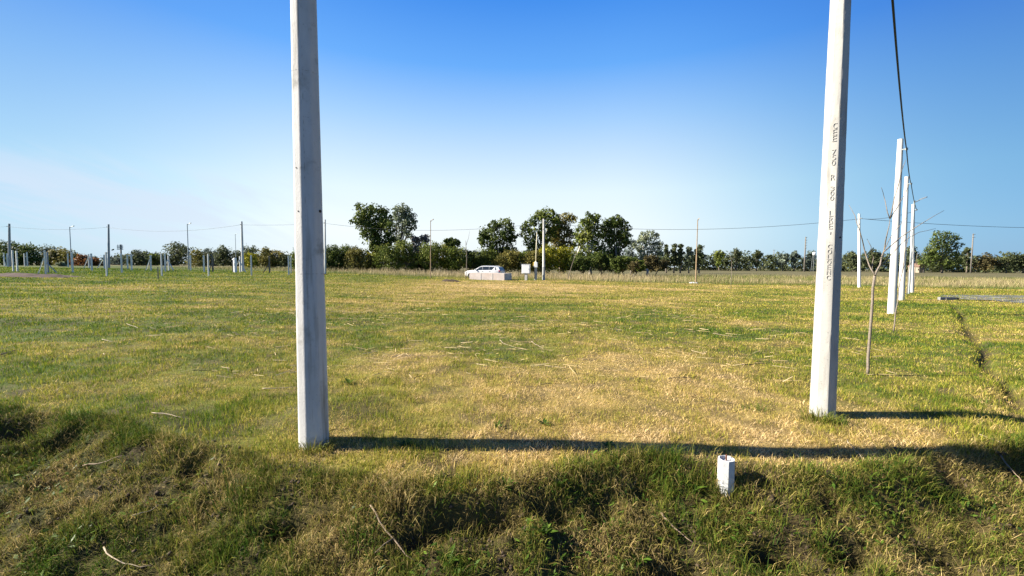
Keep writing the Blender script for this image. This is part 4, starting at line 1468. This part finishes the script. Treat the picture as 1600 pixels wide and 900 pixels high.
def service_mast():
    b = hit(837, 438)
    D = b.y; s = D / F
    root = empty('service_mast', b)
    tag(root, 'yellowish thin service mast with a meter box on a grey pillar', 'service mast')
    zp = z_at(b.x, D, 418) - b.z; zb = z_at(b.x, D, 410) - b.z; zt = z_at(b.x, D, 363) - b.z
    mb = MB(); mb.box((0, 0, zp / 2 - .1), (3.6 * s, .26, zp + .2), R(-12), .02); mb.build('pillar', 'damp_shade_grey', root)
    q = MB(); q.box((0, -.03, (zp + zb) / 2 + .002), (5.4 * s, .34, zb - zp), R(-12), .03); q.build('meter_box', 'white_paint', root)
    c = MB(); c.tube([(0, 0, zb), (0, 0, zb + .14)], [.15, .07], 10); c.build('hood', 'cream_paint', root)
    m_ = MB(); m_.tube([(0, 0, zb + .1), (.03, 0, (zb + zt) / 2), (.08, 0, zt)], [.065, .055, .03], 8); m_.build('mast', 'cream_paint', root, True)
    y = MB(); y.box((-3.6 * s, -.02, (zp + zb) / 2 + .12), (1.6 * s, .2, .42), R(-12), .02); y.build('conduit_box', 'yellow_paint', root)
    f = MB(); f.box((-.06, -.16, .08), (.24, .16, .22), .2, .03); f.build('footing', 'cream_paint', root)


service_mast()


# ------------------------------------------------------------------ boundary stub with rusty rod
def stub():
    b = hit(1133.5, 760)
    root = empty('boundary_marker', b, R(14))
    tag(root, 'white square boundary stub with a rusty rod in its hollow top', 'boundary marker')
    zt = z_at(b.x, b.y - .03, 719) - b.z
    w, ch = .055, .028
    def ring(z, k, s=1.0):
        c = [(-1, -1), (1, -1), (1, 1), (-1, 1)]
        out = []
        for i, (sx, sy) in enumerate(c):
            e = ch / w
            a = [(sx, sy * (1 - e)), (sx * (1 - e), sy)]
            if i % 2 == 0: a = [(sx, sy * (1 - e)), (sx * (1 - e), sy)]
            else: a = [(sx * (1 - e), sy), (sx, sy * (1 - e))]
            out += [(p[0] * w * s, p[1] * w * s, z) for p in a]
        return out
    rg = random.Random(2)
    rings = [ring(-.25, 0, 1.02), ring(0, 0, 1.02), ring(zt * .5, 0), ring(zt - .004, 0, .99), ring(zt, 0, .96), ring(zt - .001, 0, .82), ring(zt - .022, 0, .78)]
    vs = []; fs = []
    for i, r_ in enumerate(rings):
        for (x, y, z) in r_:
            vs.append((x + rg.uniform(-.0012, .0012), y + rg.uniform(-.0012, .0012), z + (rg.uniform(-.003, .003) if i > 2 else 0)))
    for i in range(len(rings) - 1):
        for k in range(8):
            k2 = (k + 1) % 8
            fs.append((i * 8 + k, i * 8 + k2, (i + 1) * 8 + k2, (i + 1) * 8 + k))
    fs.append(tuple((len(rings) - 1) * 8 + k for k in range(8)))
    mb = MB(); mb.add(vs, fs); mb.build('stub', 'stake_paint', root)
    r_ = MB(); r_.tube([(.008, .01, zt - .03), (.008, .012, zt + .014), (.012, .014, zt + .024)], [.006, .006, .005], 9); r_.build('rod', 'rust', root)


stub()


# ------------------------------------------------------------------ saplings
def px_branch(mb, D, pts, r0, r1, org, jit=.0):
    w = []
    for i, (x, y) in enumerate(pts):
        dd = D + jit * math.sin(i * 2.1 + pts[0][0])
        q = at(x, dd, 1.6)
        w.append(Vector((q.x, dd, z_at(q.x, dd, y))) - org)
    # a few extra knees so that the twigs are not ruler-straight
    fine = []
    rg = random.Random(int(pts[0][0] * 7 + pts[-1][1]))
    for a, b in zip(w[:-1], w[1:]):
        fine.append(a); L = (b - a).length
        fine.append(a.lerp(b, .5) + Vector((rg.uniform(-1, 1), rg.uniform(-1, 1), rg.uniform(-1, 1))) * L * .03)
    fine.append(w[-1])
    n = len(fine)
    mb.tube(fine, [r0 + (r1 - r0) * i / (n - 1) for i in range(n)], 7)


def sapling():
    b = hit(1364, 586)
    D = b.y
    root = empty('bare_sapling', b)
    tag(root, 'leafless forked sapling right of the lettered white pole', 'sapling', 'young bare trees')
    t = MB()
    px_branch(t, D, [(1364, 592), (1364, 560), (1365, 520), (1366, 470), (1367.6, 428)], .0215, .017, b)
    t.build('trunk', 'sapling_bark', root, True)
    for pts, r0 in (([(1367.6, 430), (1375, 414), (1380, 391), (1384, 360), (1386, 341)], .015),
                    ([(1367.6, 430), (1358, 415), (1349, 390), (1340, 360), (1332, 338), (1321, 320)], .011),
                    ([(1363, 421), (1364, 402), (1359, 385), (1352, 373)], .006),
                    ([(1386, 342), (1379, 322), (1375, 308), (1370, 293)], .006),
                    ([(1386, 342), (1391, 310), (1398, 280), (1401, 262), (1405, 250)], .008),
                    ([(1386, 342), (1396, 325), (1406, 306), (1413, 287)], .007),
                    ([(1380, 393), (1392, 382), (1421, 359), (1444, 344), (1469, 329)], .009),
                    ([(1376, 416), (1390, 399), (1412, 375), (1432, 363), (1458, 357)], .007),
                    ([(1381, 388), (1388, 372), (1402, 352), (1412, 340)], .005)):
        l = MB(); px_branch(l, D, pts, r0, .0025, b, .12); l.build('branch', 'sapling_bark', root, True)


sapling()


def thin_sapling(px, py, pts, label, r):
    b = hit(px, py)
    root = empty('bare_sapling', b)
    tag(root, label, 'sapling', 'young bare trees')
    t = MB(); px_branch(t, b.y, [(px, py + 2)] + pts, r, r * .3, b); t.build('trunk', 'sapling_bark', root, True)
    l = MB(); x, y = pts[len(pts) // 2]; px_branch(l, b.y, [(x, y), (x + 4, y - 12), (x + 6, y - 24)], r * .4, r * .15, b); l.build('branch', 'sapling_bark', root, True)


thin_sapling(1401.5, 520, [(1403, 490), (1406, 455), (1410, 425), (1412, 395), (1418, 360)], 'thin brown sapling in front of the two nearest row poles', .017)
thin_sapling(1419, 462, [(1420, 440), (1421, 415), (1422, 395)], 'reddish sapling stem at the foot of the row lamp post', .03)
thin_sapling(1429.5, 452, [(1430, 435), (1430.5, 415), (1432, 395)], 'dark sapling stem right of the last row pole', .035)
thin_sapling(728, 436, [(729, 420), (729.5, 402), (728, 384), (727.5, 376)], 'bare young tree behind the front of the car', .06)
thin_sapling(887, 437, [(892, 420), (897, 404), (900, 396)], 'leaning bare young tree in the dry grass right of the power pole', .05)
thin_sapling(1143, 446, [(1143.3, 430), (1143, 410), (1137, 392)], 'bare young tree in the grass right of the rusty lamp', .035)


# ------------------------------------------------------------------ earth heaps, road on the right
def heap(name, label, cat, px, py, wpx, hpx, mat, seed, dep=.8, n=(56, 20)):
    c = hit(px, py)
    s = c.y / F
    a, h, d = wpx * .5 * s, hpx * s, dep
    vs, fs = [], []
    for j in range(n[1] + 1):
        for i in range(n[0] + 1):
            u = -1 + 2 * i / n[0]; v = -1 + 2 * j / n[1]
            x, y = c.x + u * a, c.y + v * d
            e = max(0, 1 - u * u) ** .6 * max(0, 1 - v * v) ** .8
            z = float(terrain(x, y)) - .03 + h * e * (.45 + 1.0 * float(fbm(u * a * 1.3 + seed, v * d * 1.6, seed, 3))) + .05 * e * float(vnoise(x * 7, y * 7, seed))
            vs.append((x - c.x, y - c.y, z - c.z))
    W = n[0] + 1
    for j in range(n[1]):
        for i in range(n[0]): fs.append((j * W + i, j * W + i + 1, (j + 1) * W + i + 1, (j + 1) * W + i))
    o = mesh_obj(name, vs, fs, mat, None, True)
    o.location = c
    return tag(o, label, cat)


heap('earth_mound', 'long low mound of dug reddish brown earth on the far left', 'earth mound', 42, 432, 128, 5, 'dug_soil', 3, 1.6, (90, 24))
heap('earth_heap', 'small heap of clods left of the car', 'earth heap', 705, 440, 30, 4.2, 'soil', 9, .5)
heap('grass_clipping_heap', 'small dark tuft of cut weeds at the end of the mound', 'earth heap', 98, 434, 22, 1.5, 'soil', 12, .3)


def road():
    P = [(1476, 461.5), (1530, 461.5), (1640, 462), (1760, 464), (1760, 482), (1600, 474), (1560, 471), (1502, 467.5), (1478, 465)]
    w = [hit(*p) for p in P]
    c = sum(w, Vector()) / len(w)
    # fill as a fine fan so that it follows the ground
    vs = []; fs = []
    rings = 14
    rgr = random.Random(6)
    w2 = []
    for i_ in range(len(w)):
        for k_ in range(9):
            q_ = w[i_].lerp(w[(i_ + 1) % len(w)], k_ / 9)
            w2.append(q_ + Vector((rgr.uniform(-.25, .25), rgr.uniform(-.35, .35), 0)))
    w = w2
    for k in range(rings + 1):
        for q in w:
            p = c.lerp(q, k / rings)
            vs.append((p.x, p.y, float(terrain(p.x, p.y)) + .018 + .012 * rgr.random()))
    m_ = len(w)
    for k in range(rings):
        for i in range(m_):
            j = (i + 1) % m_
            if k == 0: fs.append((i, m_ + i, m_ + j)) if i else fs.append((0, m_, m_ + 1))
            else: fs.append((k * m_ + i, (k + 1) * m_ + i, (k + 1) * m_ + j, k * m_ + j))
    mb = MB(); mb.add(vs, fs)
    o = mb.build('gravel_road', 'gravel')
    tag(o, kind='structure')
    for f in o.data.polygons:
        pass
    # kerb beam
    a, b = hit(1500, 466.8), hit(1700, 475)
    d = (b - a); L = d.length; ang = math.atan2(d.y, d.x)
    kb = MB()
    K = 24
    for i in range(K):
        p0 = a.lerp(b, i / K); p1 = a.lerp(b, (i + .985) / K); q = (p0 + p1) / 2
        kb.box((q.x, q.y, float(terrain(q.x, q.y)) - .06), ((p1 - p0).length, .10, .2), ang, .01)
    org = Vector(a)
    o = kb.build('kerb', 'kerb_stone', None, False, org)
    tag(o, kind='structure')
    # culvert head at the ditch
    p = hit(1486, 469.5)
    root = empty('culvert_head', p)
    tag(root, 'pale grey concrete culvert block where the ditch meets the gravel drive', 'culvert')
    s = p.y / F
    h = MB(); h.box((0, .2, .02), (20 * s, .45, .30), R(4), .02); h.build('block', 'kerb_stone', root)
    e = MB(); e.box((10.6 * s, .1, .03), (1.6 * s, .3, .26), R(4), .02); e.build('pipe_mouth', 'hole', root)


road()

# small far house seen between the row poles
def far_house():
    b = at(1431, 205)
    root = empty('farm_house', b)
    tag(root, 'tiny tan farm house at the foot of the far woods, right of the row poles', 'house')
    s = b.y / F
    w = MB(); w.box((0, 0, 1.4), (9 * s, 5, 3.0), R(8)); w.build('wall', 'house_wall', root)
    r_ = MB(); r_.prism([(-5.2 * s, 2.9), (5.2 * s, 2.9), (0, 4.6)], -3, 3); r_.build('roof', 'roof_tile', root)
    d = MB(); d.box((1.2, -2.75, 1.0), (.9, .12, 2.0), R(8)); d.build('door', 'post_dark', root)
    n = MB(); n.box((-1.0, -2.45, 1.6), (1.0, .12, .9), R(8)); n.build('window', 'car_glass', root)


far_house()


def far_tank():
    b = at(1271, 222)
    root = empty('water_tank', b)
    tag(root, 'tiny white water tank above the far woods beside the lettered pole', 'water tank')
    z = z_at(b.x, b.y, 396) - b.z
    t = MB(); t.tube([(0, 0, z - .9), (0, 0, z + .5), (0, 0, z + .75)], [.75, .75, .3], 14); t.build('tank', 'white_paint', root, True)
    l = MB()
    for sx in (-1, 1):
        for sy in (-1, 1): l.tube([(sx * .8, sy * .8, -.2), (sx * .5, sy * .5, z - .9)], .08, 5)
    l.build('tower', 'lamp_metal', root)


far_tank()


# ------------------------------------------------------------------ sticks and weeds
GS = 'sticks and stalks lying on the grass'


def stick(x0, y0, x1, y1, label, mat='stick', r=.006, fork=None, up=.012):
    a, b = hit(x0, y0), hit(x1, y1)
    rg = random.Random(int(x0 * 3 + y1))
    n = 7
    pts = []
    perp = Vector((-(b - a).y, (b - a).x, 0)).normalized()
    bend = rg.uniform(-.06, .06) * (b - a).length
    for i in range(n + 1):
        t = i / n
        p = a.lerp(b, t) + perp * (bend * 4 * t * (1 - t) + rg.uniform(-1, 1) * .022 * (b - a).length)
        g = float(terrain(p.x, p.y)) + up + .012
        p.z = max(g, a.z * (1 - t) + b.z * t + up)
        pts.append(p)
    mb = MB(); mb.tube([p - a for p in pts], [.8 * r * rg.uniform(.75, 1.15) * (1 - .6 * i / n) for i in range(n + 1)], 7)
    o = mb.build('fallen_stick', mat, None, True); o.location = a
    tag(o, label, 'stick', GS)
    if fork:
        i, (fx_, fy_) = fork
        e = hit(fx_, fy_); e.z += up + .02
        q = MB(); q.tube([pts[i] - a, pts[i].lerp(e, .5) - a + Vector((0, 0, .01)), e - a], [r * .6, r * .45, r * .2], 6)
        q.build('side_twig', mat, o, True)


stick(577, 801, 646, 890, 'forked tan stick slanting down the bank front of the thick grey pole', 'stick', .0085, (4, (585, 878)), .035)
stick(130, 735, 199, 718, 'pale stick on the left bank pointing up right', 'stick', .008, None, .03)
stick(160, 867, 236, 894, 'pale stick near the lower left corner pointing down right', 'pale_stick', .006, None, .03)
stick(206, 817, 262, 799, 'thin pale stalk on the left bank, upper of two', 'pale_stick', .0035, None, .04)
stick(238, 648, 289, 656, 'short pale stick on the grass left of the thick grey pole', 'pale_stick', .008)
stick(1033, 809, 1081, 855, 'brown stick slanting on the bank left of the boundary stub', 'stick', .009, None, .03)
stick(1323, 694, 1353, 727, 'pale stalk in front of the lettered white pole', 'pale_stick', .005, None, .03)
stick(1561, 718, 1598, 762, 'long brown stick at the right edge of the bank', 'stick', .009, None, .04)
stick(1530, 685, 1563, 699, 'thin straw stalk right of the lettered pole shadow', 'pale_stick', .004, None, .03)
stick(1158, 572, 1201, 569, 'dark twig on the grass left of the lettered pole, farther one', 'dark_stick', .012)
stick(1043, 594, 1091, 591, 'dark twig on the tan grass, nearer one', 'dark_stick', .010)
stick(1108, 625, 1147, 633, 'thin dark twig on the tan grass above the boundary stub', 'dark_stick', .006)
stick(0, 557, 31, 548, 'dark branch lying at the left edge of the field', 'dark_stick', .014)
stick(780, 533, 807, 545, 'pale stalk in mid field, left of two', 'pale_stick', .008)
stick(829, 535, 849, 547, 'pale stalk in mid field, right of two', 'pale_stick', .008)
stick(200, 507, 223, 515, 'pale stalk on the green grass at left', 'pale_stick', .008)
stick(160, 532, 176, 536, 'short pale stalk on the green grass at left', 'pale_stick', .008)
stick(1114, 522, 1151, 528, 'pale stalk on the grass far left of the lettered pole', 'pale_stick', .008)
stick(845, 603, 862, 601, 'short dark twig on the tan grass', 'dark_stick', .008)
stick(410, 610, 470, 606, 'pale stalk beside the thick grey pole, lying on cut weeds', 'pale_stick', .008)

GW = 'leafy weeds in the grass'


def weed(px, py, label, n=11, L=.09, w=.022, up=.75, cup=.5, tint=.5, seed=0):
    b = hit(px, py)
    tint *= .55; w *= .8; L *= .85; n = int(n * 1.2)
    rg = random.Random(seed + int(px))
    vs, fs, ti, rn = [], [], [], []
    for i in range(n):
        a = 6.283 * i / n + rg.uniform(-.35, .35)
        d = Vector((math.cos(a), math.sin(a), 0)); s = Vector((-d.y, d.x, 0))
        ln = L * rg.uniform(.35, 1.2); e = up * rg.uniform(.5, 1.6)
        base = len(vs)
        m_ = 5
        tv = min(1, max(0, tint + rg.uniform(-.3, .3)))
        for k in range(m_ + 1):
            t = k / m_
            el = e * (1 - t * cup * 1.3)
            p = d * (ln * t * math.cos(el * .9)) + Vector((0, 0, ln * (math.sin(e) * t - cup * .55 * t * t * math.sin(e)) + .004))
            ww = w * (math.sin(math.pi * min(1, t * .92 + .06)) ** .8) * rg.uniform(.85, 1.1)
            vs += [p - s * ww + Vector((0, 0, ww * .35)), p, p + s * ww + Vector((0, 0, ww * .35))]
            ti += [tv] * 3; rn += [rg.random()] * 3
        for k in range(m_):
            q = base + 3 * k
            fs += [(q, q + 1, q + 4, q + 3), (q + 1, q + 2, q + 5, q + 4)]
    L_ = [v for f in fs for v in f]
    o = np_mesh('leafy_weed', np.array([tuple(v) for v in vs]), L_, np.arange(len(fs)) * 4, 'weed_leaf', attrs={'tint': ti, 'rnd': rn}, smooth=True)
    o.location = b
    tag(o, label, 'weed', GW)


weed(632, 697, 'dark low weed growing in the shadow of the thick grey pole', 16, .10, .020, .6, .4, .25)
weed(790, 765, 'broad-leaved weed above the large hollow in the bank', 12, .10, .020, .9, .4, .6)
weed(872, 762, 'upright long-leaved weed right of the large hollow', 9, .13, .018, 1.15, .3, .6)
weed(850, 835, 'weed on the slope below the large hollow, at its right', 10, .10, .018, .9, .5, .6)
weed(440, 838, 'bright yellow-green weed below the small hollow at left', 8, .11, .020, 1.0, .4, 1)
weed(1135, 832, 'broad-leaved weed on the bank below the boundary stub', 12, .11, .024, .8, .5, .55)
weed(1300, 750, 'small green weed on the bank right of the boundary stub', 10, .07, .018, .7, .5, .5)
weed(1382, 765, 'tiny round-leaved weed farther right on the bank', 8, .06, .017, .7, .5, .5)
weed(1455, 778, 'small bright weed on the right part of the bank', 9, .07, .018, .8, .5, .6)
weed(778, 668, 'low weed in the tan grass above the long shadow', 10, .08, .016, .7, .5, .6)
weed(850, 664, 'second low weed in the tan grass above the long shadow', 12, .09, .016, .7, .5, .5)
weed(950, 700, 'leafy weed at the far end of the long shadow', 12, .08, .018, .6, .5, .4)
weed(1085, 770, 'green weed just left of the boundary stub foot', 12, .11, .018, .9, .5, .6)
weed(700, 880, 'weed near the bottom edge below the large hollow', 11, .10, .018, .9, .5, .7)
weed(1000, 880, 'weed at the bottom edge left of the brown stick', 11, .10, .018, .9, .5, .6)
weed(930, 815, 'feathery dark green weed right of the large hollow', 22, .11, .009, .9, .5, .3)
weed(545, 600, 'pale dusty weed right of the thick grey pole', 10, .13, .02, .7, .5, .8)

GTU = 'tufts of fresh green grass'


def tuft(px, py, label, n=90, L=.2, tint=.15, spread=.05):
    b = hit(px, py)
    rg = np.random.default_rng(int(px))
    P = np.stack([rg.normal(0, spread, n), rg.normal(0, spread * .6, n), np.zeros(n)], -1)
    P[:, 2] = terrain(P[:, 0] + b.x, P[:, 1] + b.y) - b.z - .005
    o = blades('grass_tuft', P, L * rg.uniform(.5, 1.2, n), rg.uniform(.003, .006, n), np.abs(rg.normal(.55, .35, n)), np.arctan2(P[:, 1], P[:, 0]) + rg.normal(0, .5, n),
               np.clip(rg.normal(tint, .12, n), 0, 1), rg.random(n), 'bank_grass', droop=.8)
    o.location = b
    tag(o, label, 'grass tuft', GTU)


tuft(375, 780, 'large fresh tuft left of the small dark hollow', 130, .22, .1, .08)
tuft(488, 703, 'fringe of grass around the foot of the thick grey pole', 260, .15, .45, .10)
tuft(1280, 658, 'fringe of grass around the foot of the lettered pole', 260, .16, .4, .11)
tuft(1308, 664, 'dark tuft behind the foot of the lettered pole', 80, .13, .2, .05)
tuft(1110, 745, 'green tuft left of the boundary stub', 100, .15, .2, .06)
tuft(1142, 772, 'rough tuft before the boundary stub', 220, .13, .4, .07)
tuft(620, 800, 'dry hanging tuft on the rim of the large hollow', 100, .2, .8, .07)
tuft(1290, 870, 'bright tuft at the bottom below the boundary stub', 100, .18, .15, .05)
tuft(345, 880, 'green tuft near the bottom left', 100, .2, .2, .06)
tuft(560, 860, 'green tuft beside the forked tan stick', 110, .2, .15, .07)
tuft(1395, 487, 'tuft at the foot of the nearest row pole', 80, .3, .1, .12)
tuft(1415, 470, 'tuft at the foot of the second row pole', 80, .35, .1, .14)
tuft(1180, 640, 'green tuft in the tan grass left of the lettered pole', 90, .10, .2, .08)
tuft(1520, 630, 'bright low tuft right of the lettered pole', 120, .09, .1, .12)

# ------------------------------------------------------------------ light and sky
SUN_AZ, SUN_EL = R(-89), R(30)         # azimuth from straight ahead (+Y), negative = left
sd = Vector((math.sin(SUN_AZ) * math.cos(SUN_EL), math.cos(SUN_AZ) * math.cos(SUN_EL), math.sin(SUN_EL)))
sl = bpy.data.lights.new('sun', 'SUN')
sl.energy = 5.0; sl.angle = R(.5); sl.color = (1, .92, .80)
so = bpy.data.objects.new('sun', sl); COL.objects.link(so)
so.rotation_euler = (-sd).to_track_quat('-Z', 'Y').to_euler()

w = bpy.data.worlds.new('World'); SC.world = w
w.use_nodes = True
nt = w.node_tree; nt.nodes.clear()
out = nt.nodes.new('ShaderNodeOutputWorld')
bg = nt.nodes.new('ShaderNodeBackground'); bg.inputs[1].default_value = .11
sky = nt.nodes.new('ShaderNodeTexSky'); sky.sky_type = 'NISHITA'; sky.sun_disc = False
sky.sun_elevation = SUN_EL; sky.sun_rotation = SUN_AZ
sky.air_density = 1.0; sky.dust_density = .6; sky.ozone_density = 3.0
tc = nt.nodes.new('ShaderNodeTexCoord')
# thin high cloud low in the left of the sky
sx = nt.nodes.new('ShaderNodeSeparateXYZ'); nt.links.new(tc.outputs['Generated'], sx.inputs[0])


def M_(op, a, b=None, c=None):
    n = nt.nodes.new('ShaderNodeMath'); n.operation = op
    for i, v in enumerate((a, b, c)):
        if v is None: continue
        if isinstance(v, (int, float)): n.inputs[i].default_value = v
        else: nt.links.new(v, n.inputs[i])
    return n.outputs[0]


az = M_('ARCTAN2', sx.outputs[0], sx.outputs[1])
el = M_('ARCSINE', sx.outputs[2])
cmb = nt.nodes.new('ShaderNodeCombineXYZ')
slant = M_('MULTIPLY_ADD', az, .32, el)            # bands fall to the right
nt.links.new(M_('MULTIPLY', az, 3.2), cmb.inputs[0]); nt.links.new(M_('MULTIPLY', slant, 16.0), cmb.inputs[1])
nz = nt.nodes.new('ShaderNodeTexNoise'); nz.inputs['Scale'].default_value = 1.15; nz.inputs['Detail'].default_value = 7; nz.inputs['Roughness'].default_value = .58
nz.inputs['Distortion'].default_value = .6
nt.links.new(cmb.outputs[0], nz.inputs['Vector'])


def MR(v, a, b, c, d):
    n = nt.nodes.new('ShaderNodeMapRange'); n.interpolation_type = 'SMOOTHSTEP'
    for i, q in enumerate((a, b, c, d)): n.inputs[i + 1].default_value = q
    nt.links.new(v, n.inputs[0]); return n.outputs[0]


cl = MR(nz.outputs[0], .37, .66, 0, 1)
cl = M_('MULTIPLY', cl, MR(az, R(-18), R(-36), 0, 1))
cl = M_('MULTIPLY', cl, MR(el, R(.5), R(4), .4, 1))
cl = M_('MULTIPLY', cl, MR(el, R(12), R(7), 0, 1))
cl = M_('MULTIPLY', cl, .68)
cl = M_('MULTIPLY', cl, 1.0)
# clear autumn air: deep blue overhead, milky towards the horizon, dimmed to both sides as painted-in lens vignetting
er = nt.nodes.new('ShaderNodeValToRGB')
nt.links.new(MR(el, 0, R(45), 0, 1), er.inputs[0])
for n_ in [q for q in nt.nodes if q.type == 'MAP_RANGE'][-1:]: n_.interpolation_type = 'LINEAR'
e_ = er.color_ramp.elements
stops = [(0, (.82, .90, .97)), (.10, (.92, .98, 1.0)), (.22, (.82, .95, 1.0)), (.42, (.39, .65, 1.0)), (.56, (.13, .42, .98)), (.73, (.035, .255, .86)), (1, (.01, .11, .52))]
while len(e_) < len(stops): e_.new(.5)
for q, (p_, c_) in zip(e_, stops): q.position = p_; q.color = (*c_, 1)
sc_ = nt.nodes.new('ShaderNodeVectorMath'); sc_.operation = 'SCALE'; sc_.inputs[3].default_value = 2.95
nt.links.new(er.outputs[0], sc_.inputs[0])
side = M_('MINIMUM', MR(az, R(12), R(56), 1, .40), MR(az, R(-22), R(-58), 1, .62))
tintn = nt.nodes.new('ShaderNodeCombineXYZ')
nt.links.new(M_('POWER', side, 1.9), tintn.inputs[0]); nt.links.new(side, tintn.inputs[1]); nt.links.new(M_('POWER', side, .45), tintn.inputs[2])
vm = nt.nodes.new('ShaderNodeVectorMath'); vm.operation = 'MULTIPLY'
nt.links.new(sc_.outputs[0], vm.inputs[0]); nt.links.new(tintn.outputs[0], vm.inputs[1])
m0 = nt.nodes.new('ShaderNodeMix'); m0.data_type = 'RGBA'; m0.inputs[0].default_value = .92
nt.links.new(sky.outputs[0], m0.inputs[6]); nt.links.new(vm.outputs[0], m0.inputs[7])
mx = nt.nodes.new('ShaderNodeMix'); mx.data_type = 'RGBA'
nt.links.new(cl, mx.inputs[0]); nt.links.new(m0.outputs[2], mx.inputs[6]); mx.inputs[7].default_value = (2.15, 2.45, 2.9, 1)
nt.links.new(mx.outputs[2], bg.inputs[0])
nt.links.new(bg.outputs[0], out.inputs[0])

vs_ = SC.view_settings
SC.display_settings.display_device = 'sRGB'
vs_.view_transform = 'Standard'; vs_.look = 'None'; vs_.gamma = 1; vs_.use_curve_mapping = False
vs_.exposure = 1.6
SC.cycles.max_bounces = 6
SC.cycles.diffuse_bounces = 3
SC.cycles.transparent_max_bounces = 4
SC.cycles.use_denoising = True
